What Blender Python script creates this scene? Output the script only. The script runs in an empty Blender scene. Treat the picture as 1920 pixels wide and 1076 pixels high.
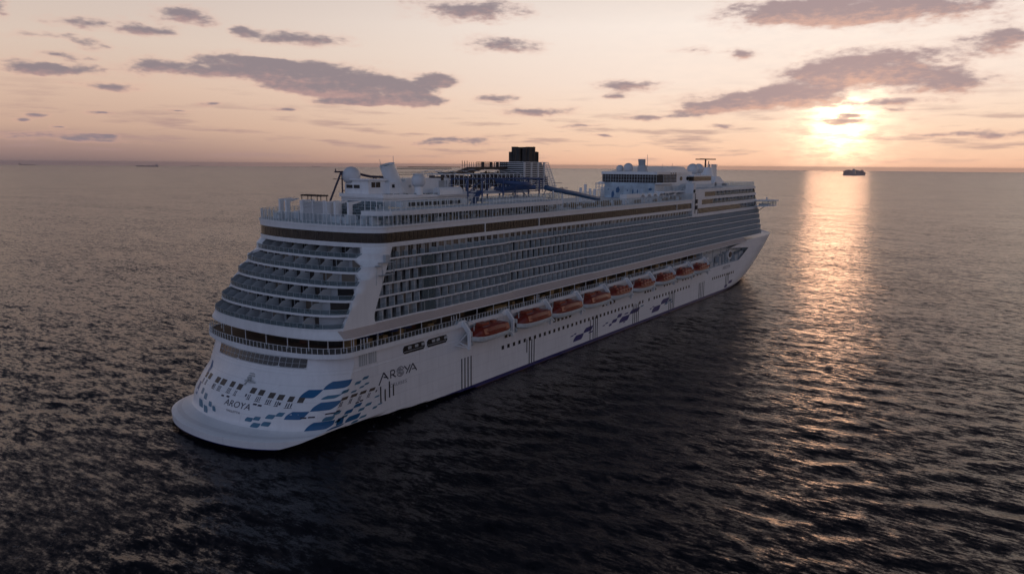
import bpy, bmesh, math, random
import numpy as np
from mathutils import Matrix, Vector
rnd = random.Random(7)
S = bpy.context.scene
COL = S.collection
# ------------------------------------------------------------------ camera
cam_d = bpy.data.cameras.new("camera"); cam = bpy.data.objects.new("camera", cam_d); COL.objects.link(cam)
cam_d.sensor_width = 36.0; cam_d.lens = 25.95; cam_d.clip_start = 1.0; cam_d.clip_end = 80000.0
F = Vector((0.80797074, 0.56630204, -0.16274300)); R = Vector((0.57494744, -0.81815616, 0.00747933)); U = Vector((0.12891363, 0.09961176, 0.98664014))
cam.matrix_world = Matrix(((R.x, U.x, -F.x, -72.1368), (R.y, U.y, -F.y, -119.8342), (R.z, U.z, -F.z, 50.193), (0, 0, 0, 1)))
S.camera = cam
S.view_settings.view_transform = 'Standard'; S.view_settings.look = 'None'
S.view_settings.exposure = 0.0; S.view_settings.gamma = 1.0
S.view_settings.use_curve_mapping = False
S.cycles.max_bounces = 6; S.cycles.diffuse_bounces = 3; S.cycles.glossy_bounces = 4; S.cycles.transmission_bounces = 4
S.cycles.transparent_max_bounces = 12; S.cycles.caustics_reflective = False; S.cycles.caustics_refractive = False
S.cycles.sample_clamp_indirect = 4.0; S.cycles.use_denoising = True
# ------------------------------------------------------------------ node helper
class NT:
    def __init__(s, tree): s.t = tree; s.n = tree.nodes; s.l = tree.links
    def _set(s, sock, v):
        if isinstance(v, bpy.types.NodeSocket): s.l.new(v, sock)
        elif v is not None:
            if sock.type == 'RGBA' and len(v) == 3: v = (*v, 1)
            sock.default_value = v
    def m(s, op, a, b=None, c=None, clamp=False):
        n = s.n.new('ShaderNodeMath'); n.operation = op; n.use_clamp = clamp
        for i, v in enumerate((a, b, c)):
            if v is not None: s._set(n.inputs[i], v)
        return n.outputs[0]
    def v(s, op, a, b=None):
        n = s.n.new('ShaderNodeVectorMath'); n.operation = op
        s._set(n.inputs[0], a)
        if b is not None:
            if op == 'SCALE': s._set(n.inputs['Scale'], b)
            else: s._set(n.inputs[1], b)
        return n.outputs['Value'] if op in ('LENGTH', 'DOT_PRODUCT', 'DISTANCE') else n.outputs[0]
    def xyz(s, x, y, z):
        n = s.n.new('ShaderNodeCombineXYZ')
        for i, v in enumerate((x, y, z)): s._set(n.inputs[i], v)
        return n.outputs[0]
    def sep(s, v):
        n = s.n.new('ShaderNodeSeparateXYZ'); s.l.new(v, n.inputs[0]); return n.outputs
    def noise(s, vec, scale, detail=4, rough=.5, dim='3D', dist=0.0):
        n = s.n.new('ShaderNodeTexNoise'); n.noise_dimensions = dim
        if vec is not None: s.l.new(vec, n.inputs['Vector'])
        n.inputs['Scale'].default_value = scale; n.inputs['Detail'].default_value = detail
        n.inputs['Roughness'].default_value = rough; n.inputs['Distortion'].default_value = dist
        return n.outputs[0]
    def smooth(s, x, a, b, lo=0.0, hi=1.0):
        n = s.n.new('ShaderNodeMapRange'); n.interpolation_type = 'SMOOTHSTEP'
        s._set(n.inputs[0], x)
        for i, v in enumerate((a, b, lo, hi)): n.inputs[i + 1].default_value = v
        return n.outputs[0]
    def lin(s, x, a, b, lo=0.0, hi=1.0):
        n = s.n.new('ShaderNodeMapRange'); s._set(n.inputs[0], x)
        for i, v in enumerate((a, b, lo, hi)): n.inputs[i + 1].default_value = v
        return n.outputs[0]
    def mix(s, f, a, b, mode='MIX'):
        n = s.n.new('ShaderNodeMix'); n.data_type = 'RGBA'; n.blend_type = mode; n.clamp_factor = True
        s._set(n.inputs[0], f); s._set(n.inputs[6], a); s._set(n.inputs[7], b)
        return n.outputs[2]
    def ramp(s, x, stops, interp='LINEAR'):
        n = s.n.new('ShaderNodeValToRGB'); s.l.new(x, n.inputs[0]); cr = n.color_ramp; cr.interpolation = interp
        while len(cr.elements) < len(stops): cr.elements.new(0.5)
        for e, (p, c) in zip(cr.elements, stops): e.position = p; e.color = (*c, 1)
        return n.outputs[0]
def lin3(r, g, b):
    f = lambda c: (c / 12.92) if c <= .04045 else ((c + .055) / 1.055) ** 2.4
    return (f(r / 255), f(g / 255), f(b / 255))
# ------------------------------------------------------------------ world: dusk sky
SUN_AZ, SUN_EL = 0.2018, math.radians(3.0)
W = bpy.data.worlds.new("World"); S.world = W; W.use_nodes = True
N = NT(W.node_tree); N.n.clear()
tc = N.n.new('ShaderNodeTexCoord'); D = tc.outputs['Generated']
dx, dy, dz = N.sep(D)
az = N.m('ARCTAN2', dy, dx); el = N.m('ARCSINE', dz)
sdir = (math.cos(SUN_EL) * math.cos(SUN_AZ), math.cos(SUN_EL) * math.sin(SUN_AZ), math.sin(SUN_EL))
ang = N.m('ARCCOSINE', N.m('MINIMUM', N.v('DOT_PRODUCT', D, sdir), 0.99999))
daz = N.m('ABSOLUTE', N.m('SUBTRACT', az, SUN_AZ))
sky = N.n.new('ShaderNodeTexSky'); sky.sky_type = 'NISHITA'; sky.sun_disc = False
sky.sun_elevation = SUN_EL; sky.sun_rotation = math.pi / 2 - SUN_AZ; sky.altitude = 50; sky.air_density = 1.2; sky.dust_density = 2.5; sky.ozone_density = 2.0
elr = N.lin(el, 0.0, 0.5)           # ramp coordinate: 0 horizon, 1 at 28.6 degrees
def stops(*a): return [(e / 28.65, lin3(*c)) for e, c in a]
near = N.ramp(elr, stops((0, (248, 192, 160)), (1.2, (251, 206, 174)), (3, (251, 217, 190)), (6, (250, 228, 212)), (10, (250, 235, 224)), (13.2, (230, 215, 206)), (16, (166, 148, 146)), (21, (108, 98, 104)), (28.6, (78, 76, 92))))
far = N.ramp(elr, stops((0, (132, 112, 112)), (0.8, (158, 131, 125)), (2.4, (202, 168, 149)), (5, (218, 187, 167)), (8, (219, 198, 183)), (12.5, (206, 191, 184)), (14.5, (146, 134, 140)), (19, (84, 82, 94)), (28.6, (58, 61, 80))))  # near and far: unseen upper sky darkened to dim the water's reflections
back = N.ramp(elr, stops((0, (142, 148, 176)), (4, (166, 170, 196)), (12, (162, 170, 198)), (28.6, (138, 150, 186))))
t1 = N.smooth(daz, 0.12, 1.0)
base = N.mix(t1, near, far)
base = N.mix(N.smooth(daz, 1.2, 2.5), base, back)
# blue of the upper sky from the physical model
nis = N.v('SCALE', sky.outputs[0], N.smooth(daz, .9, 2.4, .05, .18))
base = N.mix(N.smooth(el, 0.35, 1.0), base, nis)
# clouds: each a soft ellipse on the sky dome (azimuth, elevation, half sizes, weight) eaten by noise
CLOUDS = [(1.0142,0.1708,0.052,0.0145,1), (1.1164,0.1528,0.0614,0.0101,0.55), (1.0539,0.15,0.0376,0.0079,0.6), (1.1047,0.1315,0.0332,0.0072,0.4), (1.1664,0.1365,0.0542,0.0051,0.35), (0.8845,0.1517,0.0903,0.0123,1), (0.944,0.1589,0.0181,0.0065,0.5), (0.6657,0.1953,0.1048,0.0217,1), (0.6276,0.1521,0.0759,0.0145,1), (1.0394,0.1104,0.0903,0.0145,1), (0.9733,0.1264,0.0419,0.0101,0.7), (0.9239,0.1227,0.0303,0.0123,0.9), (0.9181,0.1115,0.0853,0.0173,1), (0.8337,0.1043,0.1192,0.0275,1.25), (0.7664,0.0915,0.078,0.0173,1.1), (0.7529,0.0804,0.0723,0.0079,1), (0.8606,0.0917,0.0723,0.0087,0.7), (0.8279,0.0761,0.0506,0.0065,0.7), (1.1866,0.1013,0.0376,0.0137,1), (1.1386,0.1024,0.0376,0.0094,1), (1.0971,0.0873,0.0614,0.0079,0.7), (1.1452,0.1168,0.0303,0.0051,0.5), (0.7041,0.1081,0.0361,0.0108,1), (0.6378,0.084,0.0361,0.0079,0.9), (1.1708,0.0519,0.0231,0.0043,0.8), (1.1889,0.0448,0.013,0.0036,0.7), (1.1129,0.0572,0.0181,0.0036,0.7), (1.1462,0.0387,0.013,0.0029,0.7), (0.9885,0.0699,0.0231,0.0043,0.7), (0.9071,0.0674,0.026,0.0036,0.6), (1.0279,0.061,0.026,0.0036,0.5), (1.17,0.0314,0.0723,0.0051,0.45), (1.1341,0.0246,0.0867,0.0043,0.5), (1.1067,0.0301,0.0181,0.0036,0.6), (0.5849,0.0708,0.0636,0.0079,0.95), (0.6836,0.0348,0.0506,0.0051,0.5), (0.7048,0.0277,0.1012,0.0058,0.4), (0.2633,0.1845,0.1301,0.0246,1.15), (0.1312,0.1798,0.159,0.026,1.15), (0.0429,0.1401,0.0448,0.0188,1.1), (0.1566,0.1235,0.1156,0.0246,1.1), (0.216,0.1086,0.0867,0.0188,0.8), (0.0918,0.0956,0.0809,0.0188,1.05), (0.3131,0.0814,0.1084,0.0159,0.75), (0.3516,0.0734,0.0636,0.0072,0.7), (0.2569,0.0879,0.0686,0.0159,0.7), (0.4604,0.1031,0.0592,0.0116,1), (0.4771,0.0885,0.026,0.0058,0.8), (0.3259,0.1381,0.026,0.0101,0.8), (0.3814,0.1442,0.0303,0.0072,0.4), (0.4521,0.0614,0.0275,0.0051,0.75), (0.5213,0.0518,0.0419,0.0043,0.6), (0.391,0.0645,0.0491,0.0058,0.7), (0.344,0.0522,0.026,0.0043,0.6), (0.2018,0.0532,0.0318,0.0065,1.1), (0.1936,0.0613,0.0188,0.0036,0.9), (0.1443,0.0761,0.0491,0.0058,0.65), (0.1436,0.067,0.0145,0.0036,0.5), (0.0403,0.0379,0.0542,0.0079,0.6), (0.1081,0.0389,0.0419,0.0043,0.45), (0.493,0.0395,0.026,0.0029,0.5), (1.196,0.1602,0.0116,0.0145,0.6)]
P0 = N.xyz(az, el, 0.0)
nv = N.xyz(N.m('MULTIPLY', az, 1.0), N.m('MULTIPLY', el, 2.6), 0.0)
wob = N.n.new('ShaderNodeTexNoise'); N.l.new(nv, wob.inputs['Vector']); wob.inputs['Scale'].default_value = 16; wob.inputs['Detail'].default_value = 3
off = N.v('MULTIPLY', N.v('SUBTRACT', wob.outputs['Color'], (.5, .5, .5)), (.045, .013, 0))
P1 = N.v('ADD', P0, off)
acc = None          # running sum of (field, field x height inside the cloud)
for (a, e, ha, he, w) in CLOUDS:
    q = N.v('MULTIPLY', N.v('SUBTRACT', P1, (a, e, 0)), (1.04 / ha, 1.04 / he, 0))
    w = w if w >= 1 else min(1.0, w * 1.22)
    f = N.m('MAXIMUM', N.m('MULTIPLY_ADD', N.v('LENGTH', q), -(w + .25), w + .6), 0.0)
    t = N.v('SCALE', N.v('ADD', N.v('MULTIPLY', q, (0, 1, 0)), (1, 0, 0)), f)
    acc = t if acc is None else N.v('ADD', acc, t)
vd, vn, _z = N.sep(acc)
fld = N.m('SUBTRACT', N.m('MINIMUM', vd, 1.5), .6)
n1 = N.m('ADD', N.m('MULTIPLY', N.noise(nv, 27, 4, .5), .62), N.m('MULTIPLY', N.noise(nv, 85, 4, .55), .38))
n2 = N.noise(N.xyz(az, N.m('MULTIPLY', el, 9.0), 3.0), 9, 5, .55)
low = N.m('MULTIPLY', N.smooth(n2, .50, .70), N.m('MULTIPLY', N.smooth(el, 0.12, 0.03), N.smooth(el, 0.002, 0.016)))
dens = N.smooth(N.m('ADD', fld, N.m('MULTIPLY', N.m('SUBTRACT', n1, .5), 2.5)), -0.36, 0.80)
vpos = N.m('DIVIDE', vn, N.m('MAXIMUM', vd, .05))
# underside of each cloud catches the low sun: compare with the field a little lower
glow = N.m('POWER', N.m('MAXIMUM', N.m('SUBTRACT', 1.0, N.m('MULTIPLY', ang, 1.15)), 0.0), 3.0)
ccol = N.mix(glow, lin3(139, 127, 134), lin3(182, 152, 150))
n3 = N.noise(nv, 70, 4, .6)
litb = N.m('MULTIPLY', N.smooth(N.m('ADD', vpos, N.m('MULTIPLY', N.m('SUBTRACT', n3, .5), 1.6)), .15, -.75), .75)
ccol = N.mix(litb, ccol, N.mix(glow, lin3(188, 150, 146), lin3(246, 190, 160)))
ccol = N.mix(N.smooth(dens, .25, 1.0), N.mix(.5, base, lin3(226, 176, 160)), ccol)
tall = N.smooth(el, .13, .19)
base = N.mix(N.m('MULTIPLY', low, .75), base, lin3(172, 142, 138))
skyc = N.mix(N.m('MULTIPLY', dens, .92), base, ccol)
# glow round the veiled sun
hx = N.m('MULTIPLY', N.m('SUBTRACT', az, SUN_AZ), 1.0); hy = N.m('SUBTRACT', el, SUN_EL)
halo = N.m('EXPONENT', N.m('MULTIPLY', N.m('MULTIPLY', ang, ang), -420.0))
halo2 = N.m('EXPONENT', N.m('MULTIPLY', ang, -6.0))
core = N.m('EXPONENT', N.m('MULTIPLY', N.m('MULTIPLY', ang, ang), -1500.0))
brk = N.smooth(N.noise(N.xyz(az, N.m('MULTIPLY', el, 3.5), 7.0), 34, 4, .6), .34, .66, .45, 1.3)
open_ = N.m('MULTIPLY', N.m('SUBTRACT', 1.0, N.m('MULTIPLY', N.smooth(dens, 0.0, .6), .95)), brk)
gcol = N.v('SCALE', lin3(255, 212, 170), N.m('ADD', N.m('MULTIPLY', halo, .85), N.m('MULTIPLY', halo2, .09)))
gcor = N.v('SCALE', lin3(255, 205, 140), N.m('MULTIPLY', core, 2.4))
skyc = N.v('ADD', skyc, N.v('SCALE', N.v('ADD', gcol, gcor), open_))
bg = N.n.new('ShaderNodeBackground'); N.l.new(skyc, bg.inputs[0]); bg.inputs[1].default_value = 1.0
wo = N.n.new('ShaderNodeOutputWorld'); N.l.new(bg.outputs[0], wo.inputs[0])
W.cycles.sampling_method = 'MANUAL'; W.cycles.sample_map_resolution = 1024
sl = bpy.data.lights.new("sun", 'SUN'); sl.energy = 0.042; sl.angle = math.radians(4.2); sl.color = (1.0, 0.52, 0.30)
so = bpy.data.objects.new("sun", sl); COL.objects.link(so)
so.rotation_euler = Vector(sdir).to_track_quat('Z', 'Y').to_euler()
# ------------------------------------------------------------------ materials
def mat(name, col, rough=.5, metal=0.0, spec=.5, var=0.0, scale=.6, bump=0.0, bscale=8):
    m = bpy.data.materials.new(name); m.use_nodes = True; n = NT(m.node_tree)
    b = m.node_tree.nodes['Principled BSDF']
    b.inputs['Base Color'].default_value = (*col, 1); b.inputs['Roughness'].default_value = rough
    b.inputs['Metallic'].default_value = metal; b.inputs['Specular IOR Level'].default_value = spec
    if var or bump:
        t = n.n.new('ShaderNodeTexCoord')
    if var:
        f = n.noise(t.outputs['Object'], scale, 6, .6)
        dk = tuple(c * (1 - var) for c in col); lt = tuple(min(1, c * (1 + var * .6)) for c in col)
        n.l.new(n.ramp(f, [(.3, dk), (.7, lt)]), b.inputs['Base Color'])
    if bump:
        h = n.noise(t.outputs['Object'], bscale, 4, .5)
        bn = n.n.new('ShaderNodeBump'); bn.inputs['Strength'].default_value = bump; n.l.new(h, bn.inputs['Height']); n.l.new(bn.outputs[0], b.inputs['Normal'])
    return m
# ------------------------------------------------------------------ sea
def build_sea():
    rs = np.random.RandomState(3)
    cx, cy = -72.1, -119.8
    yaw = 0.6113
    fine = np.linspace(yaw - 0.80, yaw + 0.80, 900)
    coarse = np.linspace(yaw + 0.80, yaw - 0.80 + 2 * np.pi, 140)[1:-1]
    th = np.concatenate([fine, coarse]); nt = len(th)
    r = np.concatenate([[4.0, 14.0, 26.0], np.geomspace(38, 28500, 900)]); nr = len(r)
    RR, TT = np.meshgrid(r, th, indexing='ij')
    X = cx + RR * np.cos(TT); Y = cy + RR * np.sin(TT)
    step = np.maximum(np.gradient(r)[:, None], RR * 0.00178)
    Z = -(RR ** 2) / (2 * 6.371e6); DX = np.zeros_like(X); DY = np.zeros_like(X)
    main = math.radians(205)
    wk = np.clip((6 - X) / 18, 0, 1) * np.clip((24 - .16 * X - np.abs(Y)) / 12, 0, 1)
    for i in range(80):
        lam = 1.5 * (9.5 / 1.5) ** rs.rand()
        a = main + rs.normal(0, .50)
        k = 2 * math.pi / lam; kx, ky = k * math.cos(a), k * math.sin(a)
        amp = 0.0029 * lam * rs.uniform(.5, 1.4)
        ph = kx * X + ky * Y + rs.rand() * 6.283
        fade = np.clip((lam / step - 2.5) / 4.0, 0, 1)
        amp = amp * fade * (1 - .62 * wk)
        s, c = np.sin(ph), np.cos(ph)
        Z += amp * c; DX -= amp * .8 * math.cos(a) * s; DY -= amp * .8 * math.sin(a) * s
    X = X + DX; Y = Y + DY
    # gentle calm wake astern
    co = np.stack([X, Y, Z], -1).reshape(-1, 3)
    co = np.concatenate([co, [[cx, cy, 0.0]]])
    i = np.arange(nr - 1)[:, None]; j = np.arange(nt)[None, :]; j2 = (j + 1) % nt
    a = i * nt + j; b = (i + 1) * nt + j; c = (i + 1) * nt + j2; d = i * nt + j2
    q = np.stack([a, b, c, d], -1).reshape(-1, 4)
    tri = np.stack([np.full(nt, nr * nt), np.arange(nt), (np.arange(nt) + 1) % nt], -1)
    me = bpy.data.meshes.new("sea")
    nv = len(co); nl = q.size + tri.size; nf = len(q) + len(tri)
    me.vertices.add(nv); me.vertices.foreach_set('co', co.astype(np.float32).ravel())
    me.loops.add(nl); me.loops.foreach_set('vertex_index', np.concatenate([q.ravel(), tri.ravel()]).astype(np.int32))
    me.polygons.add(nf)
    st = np.concatenate([np.arange(len(q)) * 4, q.size + np.arange(len(tri)) * 3]).astype(np.int32)
    me.polygons.foreach_set('loop_start', st)
    me.polygons.foreach_set('use_smooth', np.ones(nf, bool))
    me.update(calc_edges=True); me.validate()
    m = bpy.data.materials.new("sea_water"); m.use_nodes = True; n = NT(m.node_tree); p = m.node_tree.nodes['Principled BSDF']
    p.inputs['Specular IOR Level'].default_value = 0.37; p.inputs['IOR'].default_value = 1.333
    p.inputs['Roughness'].default_value = 0.24
    geo = n.n.new('ShaderNodeNewGeometry'); g = geo.outputs['Position']
    def slopes(scale, stretch, amp, detail, w):
        mp = n.n.new('ShaderNodeMapping'); mp.inputs['Rotation'].default_value = (0, 0, -main); mp.inputs['Scale'].default_value = (scale, scale * stretch, 1); n.l.new(g, mp.inputs[0])
        t = n.n.new('ShaderNodeTexNoise'); n.l.new(n.v('ADD', mp.outputs[0], (w, w * 2.3, 0)), t.inputs['Vector']); t.inputs['Scale'].default_value = 1.0; t.inputs['Detail'].default_value = detail; t.inputs['Roughness'].default_value = .55
        c = n.v('SUBTRACT', t.outputs['Color'], (.5, .5, .5)); x, y, z = n.sep(c)
        return n.m('MULTIPLY', x, amp), n.m('MULTIPLY', y, amp * .7)
    A = [slopes(.028, .3, .16, 3, 3.1), slopes(.12, .35, .20, 2, 9.1), slopes(.46, .30, .58, 4, 7.7), slopes(1.4, .32, .84, 3, 1.3), slopes(3.8, .6, .42, 2, 5.5)]
    sx = A[0][0]; sy = A[0][1]
    for a_, b_ in A[1:]: sx = n.m('ADD', sx, a_); sy = n.m('ADD', sy, b_)
    calm = n.smooth(n.noise(g, .010, 3, .5), .3, .7, .75, 1.2)
    wxp, wyp, _w = n.sep(g)
    half = n.m('ADD', 21.0, n.m('MULTIPLY', wxp, -.16))
    wake = n.m('MULTIPLY', n.smooth(wxp, 6.0, -14.0), n.smooth(n.m('SUBTRACT', n.m('ABSOLUTE', n.m('ADD', wyp, n.m('MULTIPLY', n.m('SUBTRACT', n.noise(g, .03, 3), .5), 26.0))), half), 5.0, -8.0))
    calm = n.m('MULTIPLY', calm, n.m('SUBTRACT', 1.0, n.m('MULTIPLY', wake, .42)))
    sx = n.m('MULTIPLY', sx, calm); sy = n.m('MULTIPLY', sy, calm)
    cm, sm = math.cos(main), math.sin(main)
    wx = n.m('SUBTRACT', n.m('MULTIPLY', sx, cm), n.m('MULTIPLY', sy, sm)); wy = n.m('ADD', n.m('MULTIPLY', sx, sm), n.m('MULTIPLY', sy, cm))
    # thin broken foam along the side and in the wake
    side = n.m('MULTIPLY', n.smooth(n.m('ABSOLUTE', wyp), 23.5, 20.0), n.m('MULTIPLY', n.smooth(wxp, 5, 25), n.smooth(wxp, 250, 225)))
    fm = n.m('MULTIPLY', n.m('MAXIMUM', side, n.m('MULTIPLY', wake, .8)), n.smooth(n.noise(g, .55, 6, .68), .60, .70))
    n.l.new(n.mix(n.m('MULTIPLY', fm, .42), (.006, .0065, .010), (.40, .42, .44)), p.inputs['Base Color'])
    n.l.new(n.m('ADD', .24, n.m('MULTIPLY', fm, .4)), p.inputs['Roughness'])
    nn = n.v('NORMALIZE', n.v('ADD', geo.outputs['Normal'], n.xyz(wx, wy, 0.0)))
    n.l.new(nn, p.inputs['Normal'])
    me.materials.append(m)
    o = bpy.data.objects.new("sea", me); COL.objects.link(o); o['kind'] = 'structure'
    return o
build_sea()
# ------------------------------------------------------------------ ship surfaces (ship frame: x forward, y port, z up, metres)
NS = 2.144
_XZ = [-2, -1, 0, .7, .8, 2.3, 2.4, 2.6, 2.8, 3.0, 3.4, 4.2, 4.8, 5.8, 7.9, 10, 13.9, 15.3, 17]
_XS = [14, 9, 5, .5, .1, 0, 0.25, 2.2, 3.7, 4.35, 4.7, 4.9, 5.0, 5.4, 6.9, 8.8, 10.3, 10.8, 11.3]
def xs_at(z): return float(np.interp(z, _XZ, _XS))
def acam(z): return float(np.interp(z, [14, 16], [12.9, 11.5]))
def camber(y, a, w=20.4):
    t = min(abs(y) / w, .99999); return a * (1 - (1 - t ** NS) ** (1 / NS))
def side_clip(x, z):
    z1 = float(np.interp(x, [0, 8, 14, 20, 35, 55, 60], [1.0, 2.0, 2.4, 2.1, 1.3, .1, -3]))
    return 19.85 - max(0.0, z1 - z) * 5.0
def stem(z): return float(np.interp(z, [-2, 0, 4, 10, 19], [294, 297, 300, 305, 313]))
def hb(x, z):
    t = min(1.0, max(0.0, z / 19.0)) ** .72
    x0 = 212 + 56 * t; x1 = stem(z)
    b = 19.85 if x <= x0 else 19.85 * max(0.0, 1 - ((x - x0) / (x1 - x0)) ** (2.0 + 1.1 * t))
    return max(0.0, min(b, side_clip(x, z)))
def tr_x(y, z): return xs_at(z) + camber(y, acam(z))
_yc = {}
def ycr(z):
    k = round(z, 3)
    if k not in _yc:
        lo, hi = 0.0, 20.3
        for _ in range(40):
            m = (lo + hi) / 2
            if m < side_clip(tr_x(m, z), z): lo = m
            else: hi = m
        _yc[k] = lo
    return _yc[k]
def side_pt(x, z, off=0.0): return (x, -(hb(x, z) + off), z)
def tr_pt(y, z, off=0.0): return (tr_x(y, z) - off, y, z)
def wrap_pt(u, z, off=0.0):          # u runs along the stern from the centre line to starboard, then forward along the side
    c = ycr(z)
    if u <= c: return tr_pt(-u, z, off)
    return side_pt(tr_x(c, z) + (u - c), z, off)
# ------------------------------------------------------------------ mesh builder
class MB:
    def __init__(s): s.v = []; s.f = []
    def add(s, pts, faces):
        o = len(s.v); s.v += [tuple(p) for p in pts]; s.f += [tuple(i + o for i in f) for f in faces]; return s
    def quad(s, a, b, c, d): return s.add([a, b, c, d], [(0, 1, 2, 3)])
    def poly(s, pts): return s.add(pts, [tuple(range(len(pts)))])
    def box(s, x0, x1, y0, y1, z0, z1):
        return s.add([(x0, y0, z0), (x1, y0, z0), (x1, y1, z0), (x0, y1, z0), (x0, y0, z1), (x1, y0, z1), (x1, y1, z1), (x0, y1, z1)],
                     [(0, 3, 2, 1), (4, 5, 6, 7), (0, 1, 5, 4), (1, 2, 6, 5), (2, 3, 7, 6), (3, 0, 4, 7)])
    def prism(s, pts, d):            # polygon extruded along vector d
        n = len(pts); q = [tuple(p[i] + d[i] for i in range(3)) for p in pts]
        return s.add(list(pts) + q, [tuple(range(n)), tuple(range(2 * n - 1, n - 1, -1))] + [(i, i + n, (i + 1) % n + n, (i + 1) % n) for i in range(n)])
    def loft(s, rings, closed=False, cap=False):
        o = len(s.v); n = len(rings[0])
        for r in rings: s.v += [tuple(p) for p in r]
        m = n if closed else n - 1
        for i in range(len(rings) - 1):
            for j in range(m):
                a = o + i * n + j; b = o + i * n + (j + 1) % n
                s.f.append((a, b, b + n, a + n))
        if cap:
            s.f.append(tuple(o + j for j in range(n - 1, -1, -1))); k = o + (len(rings) - 1) * n; s.f.append(tuple(k + j for j in range(n)))
        return s
    def tube(s, pts, r, n=6):
        rings = []
        for i, p in enumerate(pts):
            p = Vector(p); a = Vector(pts[max(0, i - 1)]); b = Vector(pts[min(len(pts) - 1, i + 1)]); t = (b - a).normalized()
            u = t.cross(Vector((0, 0, 1)))
            if u.length < 1e-3: u = Vector((1, 0, 0))
            u.normalize(); w = t.cross(u); rr = r[i] if isinstance(r, (list, tuple)) else r
            rings.append([p + (u * math.cos(2 * math.pi * k / n) + w * math.sin(2 * math.pi * k / n)) * rr for k in range(n)])
        return s.loft(rings, True, True)
    def bar(s, a, b, w): return s.tube([a, b], w * .7, 4)
    def lathe(s, c, prof, n=24):     # profile of (radius, height) about a vertical axis
        return s.loft([[(c[0] + r * math.cos(2 * math.pi * k / n), c[1] + r * math.sin(2 * math.pi * k / n), c[2] + h) for k in range(n)] for r, h in prof], True, True)
    def ball(s, c, r, n=28):
        return s.lathe(c, [(r * max(.02, math.sin(math.pi * i / 16)), -r * math.cos(math.pi * i / 16)) for i in range(17)], n)
    def build(s, name, m, parent=None, smooth=None, **props):
        me = bpy.data.meshes.new(name); me.from_pydata([tuple(map(float, p)) for p in s.v], [], s.f); me.update()
        for mm in (m if isinstance(m, (list, tuple)) else [m]): me.materials.append(mm)
        if smooth is not None:
            me.polygons.foreach_set('use_smooth', [True] * len(me.polygons)); me.set_sharp_from_angle(angle=math.radians(smooth))
        o = bpy.data.objects.new(name, me); COL.objects.link(o)
        if parent is not None: o.parent = parent
        for k, v in props.items(): o[k] = v
        return o
def thing(name, label, cat, loc=(0, 0, 0), rz=0.0, group=None):
    o = bpy.data.objects.new(name, None); COL.objects.link(o); o.location = loc; o.rotation_euler = (0, 0, rz)
    o['label'] = label; o['category'] = cat
    if group: o['group'] = group
    return o
def tag(o, label, cat, group=None):
    o['label'] = label; o['category'] = cat
    if group: o['group'] = group
    return o
# ------------------------------------------------------------------ paints
M = {}
def paint(name, col, rough=.45, streak=.12):
    m = bpy.data.materials.new(name); m.use_nodes = True; n = NT(m.node_tree); b = m.node_tree.nodes['Principled BSDF']
    t = n.n.new('ShaderNodeTexCoord').outputs['Object']
    mp = n.n.new('ShaderNodeMapping'); mp.inputs['Scale'].default_value = (.9, .9, .12); n.l.new(t, mp.inputs[0])
    f = n.m('ADD', n.m('MULTIPLY', n.noise(mp.outputs[0], 1.1, 6, .65), .65), n.m('MULTIPLY', n.noise(t, .13, 4, .5), .35))
    n.l.new(n.ramp(f, [(.34, tuple(c * (1 - streak) for c in col)), (.62, col)]), b.inputs['Base Color'])
    b.inputs['Roughness'].default_value = rough
    return m
M['white'] = paint('white_paint', (.81, .82, .83))
M['deckwhite'] = paint('deck_paint', (.62, .65, .66), .6)
M['tan'] = paint('canopy_paint', (.50, .42, .385), .6)
M['grey'] = paint('grey_paint', (.42, .45, .47), .5)
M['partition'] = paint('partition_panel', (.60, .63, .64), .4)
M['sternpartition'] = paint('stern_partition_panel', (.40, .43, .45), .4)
M['dark'] = mat('dark_recess', (.028, .026, .028), .6, var=.5, scale=1.2)
M['brownglass'] = mat('brown_tinted_glass', (.038, .026, .017), .22, var=.45, scale=.5)
M['darkglass'] = mat('dark_window_glass', (.016, .017, .02), .18, var=.4, scale=.7)
M['teak'] = mat('teak_deck', (.16, .105, .07), .7, var=.3, scale=1.5)
M['stack'] = mat('soot_black_steel', (.022, .018, .016), .5, var=.6, scale=.7)
M['bluesteel'] = mat('blue_painted_steel', (.035, .075, .19), .45, var=.25, scale=1.0)
M['slide'] = mat('blue_slide_plastic', (.022, .10, .23), .3, var=.2, scale=.6)
M['darksteel'] = mat('dark_brown_steel', (.055, .038, .034), .55, var=.4, scale=1.0)
M['purple'] = mat('dark_mast_steel', (.045, .035, .06), .5)
M['flagblue'] = mat('livery_blue', (.003, .105, .26), .4, var=.08)
M['teal'] = mat('livery_teal', (.05, .175, .28), .4, var=.08)
M['port'] = mat('port_glass', (.085, .068, .058), .45, var=.5, scale=1.5)
M['navy'] = mat('livery_navy', (.012, .018, .16), .4, var=.08)
M['ink'] = mat('letter_navy', (.008, .008, .035), .4)
M['greyink'] = mat('letter_grey', (.22, .23, .27), .5)
M['black'] = mat('black_rubber', (.016, .014, .016), .6, var=.3)
M['orange'] = mat('lifeboat_orange', (.20, .020, .010), .34, var=.25, scale=.9)
M['orangelight'] = mat('lifeboat_hatch', (.30, .06, .03), .35, var=.2, scale=.9)
M['boatwhite'] = paint('lifeboat_white', (.74, .76, .75), .4, .2)
M['radome'] = paint('radome_white', (.66, .67, .69), .5, .06)
M['mural'] = mat('mural_blue', (.42, .51, .58), .5, var=.35, scale=.35)
M['yellow'] = mat('warm_wood', (.26, .17, .07), .6, var=.35)
M['parasol'] = mat('parasol_blue', (.02, .035, .12), .7, var=.2)
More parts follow.
